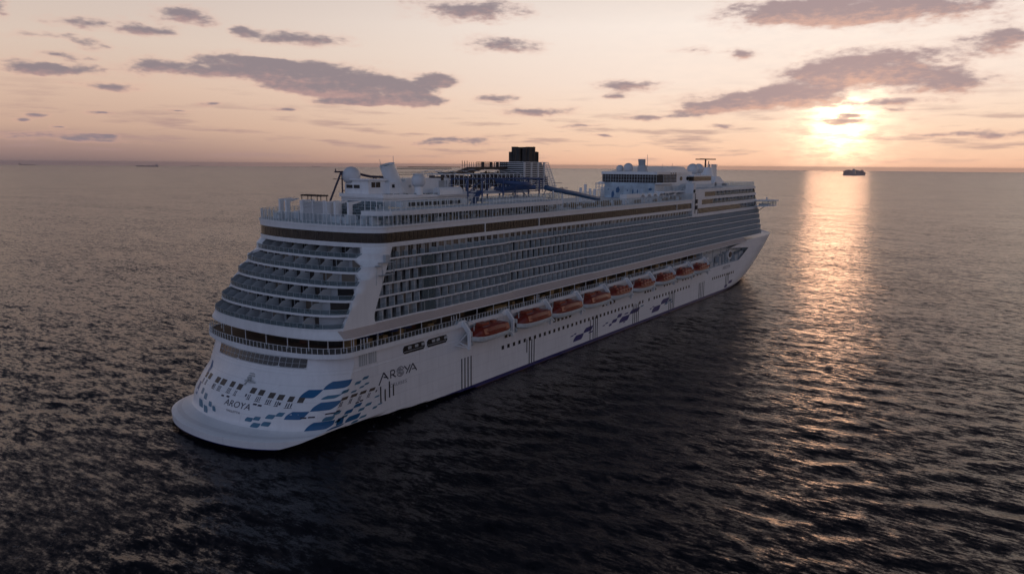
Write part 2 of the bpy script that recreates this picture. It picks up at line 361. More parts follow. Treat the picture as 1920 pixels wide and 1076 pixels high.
def glass_mat(name, col, opac, rough=.08):
    m = bpy.data.materials.new(name); m.use_nodes = True; n = NT(m.node_tree); b = m.node_tree.nodes['Principled BSDF']
    b.inputs['Base Color'].default_value = (*col, 1); b.inputs['Roughness'].default_value = rough
    tr = n.n.new('ShaderNodeBsdfTransparent'); tr.inputs[0].default_value = (.88, .93, .95, 1)
    mx = n.n.new('ShaderNodeMixShader'); mx.inputs[0].default_value = opac
    n.l.new(tr.outputs[0], mx.inputs[1]); n.l.new(b.outputs[0], mx.inputs[2])
    n.l.new(mx.outputs[0], m.node_tree.nodes['Material Output'].inputs[0]); return m
M['glass'] = glass_mat('balcony_glass', (.10, .145, .16), .62)
M['sideglass'] = glass_mat('side_balcony_glass', (.16, .20, .22), .22)
M['clear'] = glass_mat('windscreen_glass', (.16, .21, .24), .20)
# hull paint: white topsides, blue boot stripe, dull red below
def hull_paint():
    m = paint('hull_paint', (.81, .815, .83), .38, .10); n = NT(m.node_tree); b = m.node_tree.nodes['Principled BSDF']
    src = b.inputs['Base Color'].links[0].from_socket
    t = n.n.new('ShaderNodeTexCoord').outputs['Object']; x, y, z = n.sep(t)
    # faint plate seams and rust runs
    br = n.n.new('ShaderNodeTexBrick'); n.l.new(n.xyz(n.m('ADD', x, y), z, 0), br.inputs[0])
    br.inputs['Scale'].default_value = .11; br.inputs['Mortar Size'].default_value = .006; br.inputs['Brick Width'].default_value = 1.3; br.inputs['Row Height'].default_value = .28
    br.inputs['Color1'].default_value = (1, 1, 1, 1); br.inputs['Color2'].default_value = (.97, .975, .98, 1); br.inputs['Mortar'].default_value = (.86, .86, .87, 1)
    c = n.mix(1.0, src, br.outputs[0], 'MULTIPLY')
    run = n.n.new('ShaderNodeMapping'); run.inputs['Scale'].default_value = (1.6, 1.6, .06); n.l.new(t, run.inputs[0])
    rn = n.smooth(n.noise(run.outputs[0], 1.0, 5, .7), .63, .80)
    c = n.mix(n.m('MULTIPLY', rn, .36), c, (.33, .28, .25))
    wz = n.m('ADD', z, n.m('MULTIPLY', n.m('SUBTRACT', n.noise(t, .5, 3), .5), .16))
    c = n.mix(n.m('LESS_THAN', z, .95), c, (.006, .012, .12))
    c = n.mix(n.m('LESS_THAN', wz, .12), c, (.05, .018, .014))
    n.l.new(c, b.inputs['Base Color']); return m
M['hull'] = hull_paint()
# cabin wall: dark sliding doors between pale frames
def cabin_wall():
    m = bpy.data.materials.new('cabin_wall'); m.use_nodes = True; n = NT(m.node_tree); b = m.node_tree.nodes['Principled BSDF']
    t = n.n.new('ShaderNodeTexCoord').outputs['Object']; x, y, z = n.sep(t)
    u = n.m('ADD', n.m('MULTIPLY', x, .4167), n.m('MULTIPLY', y, .294)); f = n.m('FRACT', u)
    door = n.m('MULTIPLY', n.m('GREATER_THAN', f, .16), n.m('LESS_THAN', f, .80))
    mul = n.m('LESS_THAN', n.m('ABSOLUTE', n.m('SUBTRACT', f, .48)), .018)
    rc = n.n.new('ShaderNodeTexWhiteNoise'); rc.noise_dimensions = '2D'
    n.l.new(n.xyz(n.m('FLOOR', u), n.m('FLOOR', n.m('MULTIPLY', n.m('SUBTRACT', z, 20.16), .4195)), 0), rc.inputs[0])
    cur = n.ramp(rc.outputs[0], [(0, (.012, .012, .014)), (.6, (.03, .028, .028)), (.82, (.16, .13, .10)), (1, (.30, .28, .25))])
    c = n.mix(n.m('SUBTRACT', door, mul, clamp=True), (.40, .42, .44), cur)
    n.l.new(c, b.inputs['Base Color']); n.l.new(n.m('SUBTRACT', .5, n.m('MULTIPLY', door, .35)), b.inputs['Roughness']); return m
M['cabin'] = cabin_wall()
def promenade_wall():
    m = bpy.data.materials.new('promenade_wall'); m.use_nodes = True; n = NT(m.node_tree); b = m.node_tree.nodes['Principled BSDF']
    t = n.n.new('ShaderNodeTexCoord').outputs['Object']; x, y, z = n.sep(t)
    u = n.m('MULTIPLY', n.m('ADD', x, y), .62); f = n.m('FRACT', u)
    rc = n.n.new('ShaderNodeTexWhiteNoise'); rc.noise_dimensions = '1D'; n.l.new(n.m('FLOOR', u), rc.inputs['W'])
    c = n.ramp(rc.outputs[0], [(0, (.016, .013, .012)), (.3, (.05, .034, .02)), (.5, (.022, .015, .012)), (.74, (.11, .075, .04)), (.9, (.085, .03, .018)), (1, (.20, .17, .12))], 'CONSTANT')
    g = n.m('MULTIPLY', n.m('GREATER_THAN', f, .14), n.m('MULTIPLY', n.m('GREATER_THAN', z, 15.9), n.m('LESS_THAN', z, 17.9)))
    n.l.new(n.mix(g, (.035, .028, .026), c), b.inputs['Base Color']); b.inputs['Roughness'].default_value = .35; return m
M['promwall'] = promenade_wall()
# ------------------------------------------------------------------ plans
YB, YR, YL = 18.9, 20.68, 20.43
ZF = [20.16 + 2.384 * k for k in range(7)]            # balcony floors; ZF[6] is the underside of the window belt
X0 = [12.2, 14.0, 16.3, 18.4, 20.9, 23.3, 24.5]; A0 = [6.6, 6.4, 6.2, 6.0, 6.0, 6.0, 6.0]
def off(x): return float(np.interp(x, [39.5, 43.5, 70, 70.5, 108, 112, 150, 150.5, 180, 180.5], [0, .55, .55, 0, 0, .55, .55, .2, .2, 0]))
def ring(x0, a, w, xe, n=26, wig=False, step=2.4, port=True):
    """plan outline from forward starboard, round the stern, to forward port: list of (x, y)"""
    th = [math.pi / 2 * i / n for i in range(n + 1)]
    st = [(x0 + a * (1 - max(0.0, math.cos(t)) ** (2 / NS)), -w * math.sin(t) ** (2 / NS)) for t in th]
    xs = list(np.arange(x0 + a + .8, xe, step)) + [xe]
    sb = [(x, -w - (off(x) if wig else 0)) for x in xs]
    out = sb[::-1] + st[::-1] + [(x, -y) for x, y in st[1:]]
    if port: out += [(xe, w)]
    return out
def band(mb, rg, z0, z1): return mb.loft([[(x, y, z0) for x, y in rg], [(x, y, z1) for x, y in rg]])
def cap(mb, rg, z): return mb.poly([(x, y, z) for x, y in rg])
def slab(mb, rg, z0, z1):        # closed plate
    band(mb, rg, z0, z1); mb.quad((rg[0][0], rg[0][1], z0), (rg[0][0], rg[0][1], z1), (rg[-1][0], rg[-1][1], z1), (rg[-1][0], rg[-1][1], z0))
    return cap(cap(mb, rg, z1), rg[::-1], z0)
def walk(pts, step):             # points at even spacing along a polyline
    out = []; acc = 0.0
    for (a, b) in zip(pts[:-1], pts[1:]):
        a = Vector(a); b = Vector(b); L = (b - a).length; d = acc
        while d < L: out.append(a + (b - a) * (d / max(L, 1e-6))); d += step
        acc = d - L
    return out
def railing(name, rg, z, h, step, parent, post=.055, glass=True, mid=0, m='white', gm='clear'):
    p3 = [(x, y, z) for x, y in rg]; mb = MB()
    for p in walk(p3, step): mb.box(p.x - post, p.x + post, p.y - post, p.y + post, z, z + h)
    for zz in [z + h] + [z + h * (i + 1) / (mid + 1) for i in range(mid)]:
        mb.loft([[(x, y, zz - .035) for x, y in rg], [(x, y, zz + .035) for x, y in rg]])
    mb.loft([[(x, y * .9985, z + h + .035) for x, y in rg], [(x, y * 1.0015, z + h + .035) for x, y in rg]])
    o = mb.build(name, M[m], parent)
    if glass: band(MB(), rg, z + .08, z + h - .08).build('glass_screen', M[gm], o)
    return o
ship = thing('cruise_ship', 'large white cruise ship with tiered stern balconies, blue wave markings and orange lifeboats', 'cruise ship')
# ------------------------------------------------------------------ hull
def build_hull():
    mb = MB()
    zl = [-2, -1, -.4, 0, .4, .7, .8, 1.0, 1.3, 1.7, 2.3, 2.4, 2.5, 2.6, 2.7, 2.8, 2.9, 3.0, 3.2, 3.4, 3.8, 4.2, 4.5, 4.8, 5.3, 5.8, 6.5, 7.2, 7.9, 8.9, 10, 11.2, 12.2, 13.9, 15.25]
    trn = [[tr_pt(ycr(z) * (1 - j / 20), z) for j in range(41)] for z in zl]
    mb.loft(trn)
    def patch(zs, xa, xb, n, sgn):
        rows = []
        for z in zs:
            a, b = xa(z), xb(z)
            rows.append([(a + (b - a) * (j / n), sgn * hb(a + (b - a) * (j / n), z), z) for j in range(n + 1)])
        if sgn > 0: rows = [r[::-1] for r in rows]
        mb.loft(rows)
    xc = lambda z: tr_x(ycr(z), z)
    low = [z for z in zl if z <= 11.2]; mid = [11.2, 12.2, 13.9, 15.25]
    for s in (-1, 1):
        patch(low, xc, stem, 110, s)
        patch(mid, xc, lambda z: 197.0 + (z - 11.2) * .0, 70, s)
        patch([11.2, 12.0, 13.0, 14.2, 15.5], lambda z: 238 + (z - 11.2) * 3.0, stem, 44, s)
        patch([15.5, 16.2, 17.3], lambda z: 251 - (z - 15.5) * 14, stem, 60, s)
        patch([17.3, 18.0, 18.5], lambda z: 226 + (z - 17.3) * 15, stem, 60, s); patch([18.5, 18.9], lambda z: 244.0, stem, 60, s)
    deck = [(x, -hb(x, 18.4) + .2, 18.4) for x in np.linspace(250, 311.5, 40)]
    mb.poly(deck + [(x, -y, z) for x, y, z in deck[::-1]])
    return mb.build('hull', M['hull'], ship, smooth=28)
hull = build_hull()
# --- livery on the hull
def leaf(mb, u0, z0, u1, z1, fn, flip=False, n=20, o=.035):
    h = z1 - z0; lo, hi = [], []
    for i in range(n + 1):
        t = i / n
        top = z0 + h * min(1.0, (t / .30)) ** .5 if t < .30 else z1
        bot = z0 + h * max(0.0, (t - .70) / .30) ** 2.0
        tt = 1 - t if flip else t
        u = u0 + (u1 - u0) * tt
        lo.append(fn(u, bot, o)); hi.append(fn(u, top, o))
    mid = [tuple((a[k] + b[k]) / 2 for k in range(3)) for a, b in zip(lo, hi)]
    mid = []
    for i in range(n + 1):
        t = i / n; top = z0 + h * (min(1.0, (t / .30)) ** .5 if t < .30 else 1); bot = z0 + h * max(0.0, (t - .70) / .30) ** 2.0
        u = u0 + (u1 - u0) * (1 - t if flip else t); mid.append(fn(u, (top + bot) / 2, o))
    mb.loft([lo, mid, hi])
def leaves(name, m, items, fn, flip=False):
    for b in items:
        mb = MB(); leaf(mb, *b, fn, flip); mb.build(name, m, hull)
leaves('wave_marking', M['flagblue'], [(14.78, 8.40, 17.52, 9.68), (17.48, 9.63, 20.4, 10.95), (13.9, 4.98, 17.24, 6.28), (17.25, 6.27, 20.1, 7.62)], wrap_pt)
leaves('wave_marking', M['flagblue'], [(16.9, 4.62, 19.25, 5.26), (19.2, 5.26, 21.5, 5.86), (17.0, 3.02, 21.1, 3.95), (12.6, 2.75, 17.0, 3.05), (14.9, 3.1, 16.9, 4.35)], side_pt)
leaves('wave_marking', M['flagblue'], [(17.2, 3.0, 20.2, 4.35)], wrap_pt)
leaves('wave_marking', M['flagblue'], [(-12.9, 5.2, -11.2, 7.3), (-12.4, 8.7, -11.0, 11.1)], wrap_pt, True)
leaves('small_wave_marking', M['teal'], [(16.4, 8.72, 18.4, 9.24), (19.65, 9.62, 21.4, 10.12), (21.6, 10.12, 23.4, 10.62), (20.8, 8.68, 22.15, 9.0), (22.1, 9.0, 23.45, 9.34), (18.65, 8.3, 20.25, 8.62), (14.3, 5.2, 16.3, 5.72), (14.6, 3.7, 16.15, 4.12), (16.15, 4.12, 17.9, 4.5), (20.3, 4.28, 22.15, 4.76), (22.15, 4.78, 24.0, 5.28), (24.0, 3.76, 25.4, 4.16), (25.4, 4.18, 26.8, 4.44), (18.5, 2.4, 20.45, 2.8), (20.5, 2.82, 22.6, 3.2), (24.6, 5.84, 26.05, 6.14)], side_pt)
leaves('small_wave_marking', M['teal'], [(17.9, 8.1, 19.75, 8.66), (18.9, 4.4, 20.0, 5.12),
          (6.3, 3.95, 8.2, 4.72), (8.15, 4.38, 9.75, 5.05), (10.55, 4.9, 12.4, 5.66), (12.35, 5.42, 13.8, 6.1), (7.8, 3.15, 9.9, 3.95), (9.9, 3.55, 11.85, 4.35)], wrap_pt)
leaves('small_wave_marking', M['teal'], [(-9.7, 5.95, -8.3, 6.85), (-7.6, 5.45, -6.0, 6.4), (-9.2, 3.75, -6.9, 5.05), (-6.6, 3.3, -4.7, 4.45), (-4.9, 4.65, -3.5, 5.5), (-3.3, 4.1, -2.0, 5.0)], wrap_pt, True)
leaves('bow_wave_marking', M['navy'], [(100.0, 2.2, 105.9, 3.75), (105.7, 3.7, 111.3, 5.0), (98.5, 3.9, 100.3, 4.2), (100.3, 4.15, 101.8, 4.5), (108.5, 3.1, 111.5, 3.5), (117.0, 3.6, 118.6, 3.95), (118.6, 4.0, 120.6, 4.4), (120.9, 2.95, 122.9, 3.6), (122.7, 3.55, 126.5, 4.55), (126.2, 4.6, 129.6, 5.65),
          (127.6, 2.8, 134.9, 4.4), (134.6, 4.35, 142.3, 5.65), (131.0, 4.85, 134.0, 5.25), (130.2, 2.4, 132, 2.7), (151.2, 2.15, 158.4, 3.95), (158.4, 3.95, 165.5, 5.5), (149.6, 3.5, 151.4, 3.9), (151.6, 3.95, 153.4, 4.3), (221.4, 1.35, 225.4, 2.4), (226.2, 2.45, 231.4, 3.6), (261, 4.6, 264, 5.7), (265, 5.8, 268, 7.0), (269, 2.6, 272, 3.6)], side_pt)
leaves('small_wave_marking', M['teal'], [(161.4, 3.3, 164.6, 4.0), (164.6, 4.0, 168.0, 4.6), (167.0, 3.3, 169, 3.7), (142.4, 5.5, 145, 5.9)], side_pt)
# rubbing strips down the side
def strip(x, z0, z1, w=.26):
    rub = MB(); zs = np.linspace(z0, z1, 8)
    rub.loft([[side_pt(x, z, .02) for z in zs], [side_pt(x, z, .09) for z in zs], [side_pt(x + w, z, .09) for z in zs], [side_pt(x + w, z, .02) for z in zs]]); rub.build('rubbing_strip', M['black'], hull)
for x0, z0, z1 in [(51.2, 1.0, 7.9), (52.3, 1.0, 7.9), (53.4, 1.0, 7.9), (54.5, 1.0, 7.9), (77.0, 4.0, 7.4), (78.1, 1.0, 7.7), (79.2, 1.0, 7.0), (80.3, 1.0, 7.7),
                   (109.4, 1.0, 6.9), (111.2, 1.0, 7.3), (112.4, 1.0, 7.3), (113.6, 1.0, 7.3), (137.0, 1.0, 7.0), (138.3, 1.0, 7.2), (139.6, 1.0, 7.0), (140.9, 1.0, 7.2),
                   (165.3, 1.0, 7.0), (166.8, 1.0, 7.0), (168.2, 1.0, 7.0), (169.6, 1.0, 7.0), (193.4, 1.0, 6.9), (194.9, 1.0, 6.9), (196.6, 1.0, 6.9), (198.3, 1.0, 7.1),
                   (222.8, 2.3, 6.9), (224.4, 2.3, 6.9), (226.0, 3.4, 6.9), (26.2, 4.5, 7.7), (27.4, 4.5, 6.9), (28.6, 4.9, 8.2), (29.7, 5.0, 7.3)]: strip(x0, z0, z1)
# side portholes and transom ports: one small framed window each
def plate(fn, u0, u1, z0, z1, o0=.02, o1=.07):
    mb = MB(); a = [fn(u0, z0, o0), fn(u1, z0, o0), fn(u1, z1, o0), fn(u0, z1, o0)]; b = [fn(u0, z0, o1), fn(u1, z0, o1), fn(u1, z1, o1), fn(u0, z1, o1)]
    mb.loft([a, b], True); mb.poly(b); return mb
px_ = [66.4 + 2.32 * k for k in range(31)] + [141.5, 143.6, 148.4, 152.5, 154.6] + [156.8 + 2.6 * k for k in range(11)] + [207.3 + 2.2 * k for k in range(12)]
for x in px_:
    z = 7.3 - .0035 * (x - 66)
    plate(side_pt, x, x + .92, z - .42, z + .5).build('porthole', M['darkglass'], hull)
frm = MB()
for u0, u1, z0, z1 in [(-11.7, -10.8, 8.3, 9.1), (-10.0, -8.7, 8.4, 9.25), (-6.4, -4.95, 8.45, 9.32), (-4.3, -2.7, 8.45, 9.35), (-1.15, .05, 8.6, 9.42), (1.15, 2.4, 8.5, 9.35), (4.9, 6.1, 8.4, 9.24), (6.95, 8.1, 8.32, 9.14), (9.3, 10.45, 8.12, 8.95), (11.2, 12.3, 7.98, 8.78), (13.2, 14.1, 7.8, 8.62), (14.85, 15.75, 7.7, 8.5), (20.0, 21.5, 7.45, 7.95), (22.3, 23.8, 7.45, 7.95), (24.6, 26.1, 7.45, 7.95), (27.0, 28.4, 7.42, 7.95)]:
    plate(wrap_pt, u0, u1, z0, z1).build('mooring_port', M['port'], hull)
    if rnd.random() < .75:
        nk = rnd.choice((2, 2, 3))
        for k in range(nk):
            uu = u0 + .12 + .40 * k; frm.add(*(lambda p: (p.v, p.f))(plate(wrap_pt, uu, uu + .13, z0 - .85 - .1 * (k % 2), z0 - .22)))
        frm.add(*(lambda p: (p.v, p.f))(plate(wrap_pt, u0, u0 + .42 * nk, z0 - 1.02, z0 - .96)))
for u, z in [(-1.9, 7.0), (-.3, 7.1), (7.05, 6.86), (8.15, 6.8), (16.3, 5.25), (17.3, 5.3), (19.1, 5.6), (20.0, 5.75), (24.5, 6.1), (25.5, 6.2)]: frm.add(*(lambda p: (p.v, p.f))(plate(wrap_pt, u, u + .8, z - .1, z + .14)))
for u, z in [(-6.3, 7.86), (4.3, 7.95), (12.0, 7.37), (29, 7.1)]: frm.add(*(lambda p: (p.v, p.f))(plate(wrap_pt, u, u + .32, z - .16, z + .2)))
frm.build('fairlead', M['ink'], hull)
for u0, u1 in [(-9.4, -1.85), (-1.7, 8.9), (9.05, 14.2)]:
    mb = MB(); n = 12
    for dz, o in ((0, .05),):
        lo = [wrap_pt(u0 + (u1 - u0) * i / n, 13.35 + (.12 if i in (0, n) else 0), o) for i in range(n + 1)]; hi = [wrap_pt(u0 + (u1 - u0) * i / n, 15.02 - (.12 if i in (0, n) else 0), o) for i in range(n + 1)]
        mb.loft([lo, hi])
    w = mb.build('stern_window', M['darkglass'], hull)
    fb = MB(); nm = max(3, int((u1 - u0) / 1.1))
    for i in range(1, nm):
        u = u0 + (u1 - u0) * i / nm; p = plate(wrap_pt, u, u + .07, 13.4, 15.0, .05, .09); fb.add(p.v, p.f)
    for z0, z1 in ((13.22, 13.36), (15.0, 15.14), (14.1, 14.15)):
        us_ = [u0 - .1 + (u1 - u0 + .2) * i / n for i in range(n + 1)]
        fb.loft([[wrap_pt(u, z0, .06) for u in us_], [wrap_pt(u, z0, .12) for u in us_], [wrap_pt(u, z1, .12) for u in us_], [wrap_pt(u, z1, .06) for u in us_]])
    fb.build('window_frame', M['grey'], w)
for x0, x1, z0, z1 in [(20.9, 23.0, 12.85, 15.05), (23.35, 25.4, 12.85, 15.05)]:
    w = plate(side_pt, x0, x1, z0, z1, .02, .05).build('louvred_window', M['grey'], hull); fb = MB()
    for k in range(1, 4):
        x = x0 + (x1 - x0) * k / 4; p = plate(side_pt, x, x + .08, z0, z1, .05, .09); fb.add(p.v, p.f)
    fb.build('window_frame', M['white'], w)
for x0, x1 in [(32.65, 39.25), (39.8, 46.4)]:
    c = .45; pts = [(x0 + c, 12.7), (x1 - c, 12.7), (x1, 12.7 + c), (x1, 14.4 - c), (x1 - c, 14.4), (x0 + c, 14.4), (x0, 14.4 - c), (x0, 12.7 + c)]
    w = MB().poly([side_pt(x, z, .04) for x, z in pts]).build('long_window', M['darkglass'], hull)  # flat dark plate: shade inside the open mooring window, put into the colour
    fb = MB(); o1 = [side_pt(x, z, .04) for x, z in pts]; cx_, cz_ = (x0 + x1) / 2, 13.55
    o2 = [side_pt(cx_ + (x - cx_) * 1.03, cz_ + (z - cz_) * 1.10, .10) for x, z in pts]; o3 = [side_pt(cx_ + (x - cx_) * 1.0, cz_ + (z - cz_) * 1.0, .10) for x, z in pts]
    fb.loft([o1, o3, o2, [side_pt(cx_ + (x - cx_) * 1.03, cz_ + (z - cz_) * 1.10, .0) for x, z in pts]], True); fb.build('window_frame', M['white'], w)
    gb = MB()
    for k in range(3):
        xx = x0 + 1.0 + k * 2.0 + rnd.random(); p = plate(side_pt, xx, xx + 1.0, 13.5, 14.1, .05, .06); gb.add(p.v, p.f)
    p = plate(side_pt, x0 + .4, x1 - .4, 13.1, 13.2, .05, .07); gb.add(p.v, p.f)
    gb.build('window_rail', M['grey'], w)
# windows between and under the boats
for g in [(67.6, 2, 1.6, 9.6), (89.5, 5, 2.0, 9.6), (116.5, 4, 2.3, 9.7), (145.2, 5, 2.0, 9.7), (160.5, 6, 2.2, 9.9), (176.5, 5, 2.6, 9.9), (190.5, 2, 3.2, 10.1)]:
    for k in range(g[1]): plate(side_pt, g[0] + g[2] * k, g[0] + g[2] * k + 1.15, g[3] - .1, g[3] + 1.55).build('cabin_window', M['brownglass'], hull)
# knuckle line along the upper side and the stern
kn = MB(); us_ = np.linspace(-14, 60, 90)
kn.loft([[wrap_pt(u, 12.05, .0) for u in us_], [wrap_pt(u, 12.1, .07) for u in us_], [wrap_pt(u, 12.22, .07) for u in us_], [wrap_pt(u, 12.27, .0) for u in us_]])
kn.build('knuckle_strake', M['hull'], hull)
# --- lettering
def text_obj(body, name, fn, x0, x1, z0, z1, m, off_=.05, parent=None, shear=0.0):
    c = bpy.data.curves.new('lettering', 'FONT'); c.body = body; c.resolution_u = 3
    o = bpy.data.objects.new('lettering', c); COL.objects.link(o)
    me = bpy.data.meshes.new_from_object(o.evaluated_get(bpy.context.evaluated_depsgraph_get())); bpy.data.objects.remove(o)
    co = np.array([v.co[:] for v in me.vertices]); mn, mx = co.min(0), co.max(0)
    for v in me.vertices:
        fx = (v.co.x - mn[0]) / (mx[0] - mn[0]); fz = (v.co.y - mn[1]) / (mx[1] - mn[1])
        v.co = fn(x0 + (x1 - x0) * fx + shear * fz, z0 + (z1 - z0) * fz, off_)
    me.materials.append(m); ob = bpy.data.objects.new(name, me); COL.objects.link(ob); ob.parent = parent
    return ob
text_obj('AROYA', 'stern_name', wrap_pt, 0.0, 6.9, 5.84, 6.80, M['ink'], .06, hull)
text_obj('VALLETTA', 'home_port', wrap_pt, 1.2, 4.95, 4.92, 5.28, M['ink'], .06, hull)
text_obj('CRUISES', 'side_caption', side_pt, 28.8, 33.7, 6.85, 7.5, M['greyink'], .05, hull)
text_obj('AROYA', 'bow_name', side_pt, 218.5, 227.5, 9.1, 10.5, M['greyink'], .06, hull)
lg = MB()
def stroke(pts, w=.26):
    for a, b in zip(pts[:-1], pts[1:]):
        d = np.array(b, float) - np.array(a, float); L = np.hypot(*d); n = np.array([-d[1], d[0]]) / L * w / 2
        lg.poly([side_pt(q[0], q[1], .05) for q in (a - n, b - n, b + n, a + n)])
def arc(cx_, cz_, r, a0, a1, n=10, sx=1.0): return [(cx_ + sx * r * math.cos(math.radians(a0 + (a1 - a0) * i / n)), cz_ + r * math.sin(math.radians(a0 + (a1 - a0) * i / n))) for i in range(n + 1)]
stroke([(25.9, 8.0), (27.25, 10.25), (28.45, 8.75)], .28); stroke([(27.2, 9.35), (28.1, 9.15)], .24)
stroke([(29.15, 8.7), (29.15, 10.2), (29.9, 10.2)], .26); stroke(arc(29.85, 9.78, .42, 90, -90, 8), .24); stroke([(29.85, 9.36), (29.3, 9.36)], .24); stroke([(29.6, 9.36), (30.55, 8.7)], .26)
for r, a0, a1 in ((.98, 20, 170), (.98, 200, 350), (.70, 70, 220), (.70, 250, 400), (.44, 0, 150), (.44, 180, 330), (.2, 0, 300)): stroke(arc(31.9, 9.48, r, a0, a1, 12, 1.05), .13)
stroke([(33.0, 10.3), (33.85, 9.45)], .26); stroke([(34.75, 10.3), (33.55, 8.65)], .26)
stroke([(34.35, 8.65), (35.5, 10.35), (36.65, 8.7)], .28); stroke([(35.2, 9.25), (36.2, 9.2)], .22)
lg.build('side_logo', M['ink'], hull)
# crane fitting and pipe stains on the stern wall
em = MB()
for u, z, w, h in [(2.2, 9.9, 1.7, .25), (2.7, 10.3, .9, .5), (3.6, 9.9, 1.3, .15), (2.9, 11.0, 1.4, .12), (3.0, 11.4, 1.1, .1), (2.5, 9.4, .35, .3)]:
    p = plate(wrap_pt, u, u + w, z, z + h, .02, .3); em.add(p.v, p.f)
em.tube([wrap_pt(2.9, 9.8, .4), wrap_pt(3.6, 10.8, .7), wrap_pt(4.5, 10.2, .4)], .09)
em.build('anchor_fitting', M['grey'], hull)
# ------------------------------------------------------------------ promenade deck
prom = MB(); rgR = ring(10.69, 8.47, YR, 200, step=6)
slab(prom, rgR, 15.28, 16.0)
prom.loft([[(x, y, 16.0) for x, y in rgR], [(x, y, 16.16) for x, y in rgR], [(x * .9985 + .02, y * .988, 16.16) for x, y in rgR], [(x * .9985 + .02, y * .988, 16.0) for x, y in rgR]])
prom = prom.build('promenade_deck', M['white'], ship)
fl = MB(); cap(fl, ring(11.1, 8.3, 20.3, 200, step=12), 16.01); fl.build('deck_planking', M['teak'], prom)
railing('promenade_railing', [(x, y) for x, y in ring(10.85, 8.4, 20.5, 200, step=6, port=False)], 16.16, 1.05, 1.06, ship, .04)
pw = MB(); band(pw, ring(17.5, 6, 15.6, 205), 16.02, 18.9); pw.build('promenade_wall', M['promwall'], ship)
# overhang above the promenade
lip = MB(); r1 = ring(12.23, 6.96, YL, 246, wig=False); r2 = [(x + (.25 if y_ < YB and y_ > -YB else 0), max(-YB - off(x), min(YB, y_ * .925)) if abs(y_) > 1 else y_) for x, y_ in r1]
r2 = ring(12.25, 6.7, YB, 246, wig=True); r1 = ring(12.23, 6.96, YL, 246)
lip.loft([[(x, y, 18.55) for x, y in r1], [(x, y, 18.72) for x, y in r1], [(x, y, 20.10) for x, y in r2]])
cap(lip, r1[::-1], 18.55)
lip = lip.build('overhang', M['tan'], ship, smooth=20)
le = MB(); band(le, [(x, y * 1.0015) for x, y in r1], 18.5, 18.76); le.build('overhang_edge', M['white'], lip)
ls = MB(); k0 = [i for i, (x, y) in enumerate(r1) if x < 17.6]
ls.loft([[(r1[i][0] - .03, r1[i][1] * 1.002, 18.74) for i in k0], [(r2[i][0] - .03, r2[i][1] * 1.002, 20.12) for i in k0]]); ls.build('stern_fascia', M['white'], lip, smooth=20)
def pillar(x, y, z1=18.6): MB().tube([(x, y, 16.0), (x, y, z1)], .09, 6).build('pillar', M['white'], ship)
for x in np.arange(20, 200, 6.2): pillar(x, -19.6)
for x, y in ring(13.4, 7.0, 19.0, 20, step=6)[::5]: pillar(x, y)
for x in (21.3, 22.1, 22.9, 47.6, 48.4, 49.3, 80, 81, 82): pillar(x, -20.1, 18.1)
# ------------------------------------------------------------------ balcony tiers
XE = lambda z: 270 - (z - 20.2) * .58
core = MB()
for k in range(6):
    z0, z1 = ZF[k], ZF[k + 1]; band(core, ring(X0[k] + 3.3, 5.2, 17.75, XE(z0) - 1.5, step=6), z0, z1)
core.poly([(XE(20) - 1.5, -17.15, 20.16), (XE(34.5) - 1.5, -17.15, 34.46), (XE(34.5) - 1.5, 17.15, 34.46), (XE(20) - 1.5, 17.15, 20.16)])
core = core.build('cabin_block', M['cabin'], ship)
for k in range(6):
    mb = MB(); rg = ring(X0[k], A0[k], YB, XE(ZF[k]), wig=True)
    hh = lambda x: .32 if x > X0[k] + A0[k] else .43
    mb.loft([[(x, y, ZF[k] - .10) for x, y in rg], [(x, y, ZF[k] - .10 + hh(x)) for x, y in rg], [(x + .2 if abs(y) < YB - .3 else x, y * .993, ZF[k] - .10 + hh(x)) for x, y in rg]])
    cap(mb, rg, ZF[k] + .02); cap(mb, rg[::-1], ZF[k] - .10)
    mb.build('balcony_deck', M['white'], ship)
# white corner panel between the stern terraces and the side balconies
def x0z(z):
    zz, xx = [], []
    for k in range(7): zz += [ZF[k] - .12, ZF[k] + 1.35]; xx += [X0[k], X0[k] + .02]
    return float(np.interp(z, zz, xx))
def edge_y(k):      # the stern rails of tier k stop at the corner panel
    xl = 17.7 + (ZF[k] + .9 - 19.7) * .613; u = min(.999, max(.05, (xl - X0[k]) / A0[k])); return (YB - .12) * (1 - (1 - u) ** NS) ** (1 / NS)
def panel(sgn):
    mb = MB(); rows = []
    for z in np.linspace(20.0, 34.5, 26):
        xl = 17.7 + (z - 19.7) * .613; xr = 25.3 + (z - 20.2) * .418
        e = max(0, (22.2 - z)) ; xr += .25 * e * e
        r_ = []
        for i in range(13):
            x = xl + (xr - xl) * i / 12; a = 6.2
            u = min(1.0, max(0, (x - x0z(z)) / a)); y = YB * (1 - (1 - u) ** NS) ** (1 / NS)
            r_.append((x, sgn * (y + .1), z))
        r_ = [(r_[0][0] + .5, sgn * (abs(r_[0][1]) - 1.2), z)] + r_ + [(r_[-1][0], sgn * (abs(r_[-1][1]) - 1.7), z)]
        rows.append(r_ if sgn < 0 else r_[::-1])
    mb.loft(rows); return mb.build('corner_panel', M['white'], ship, smooth=25)
cp = panel(-1); panel(1)
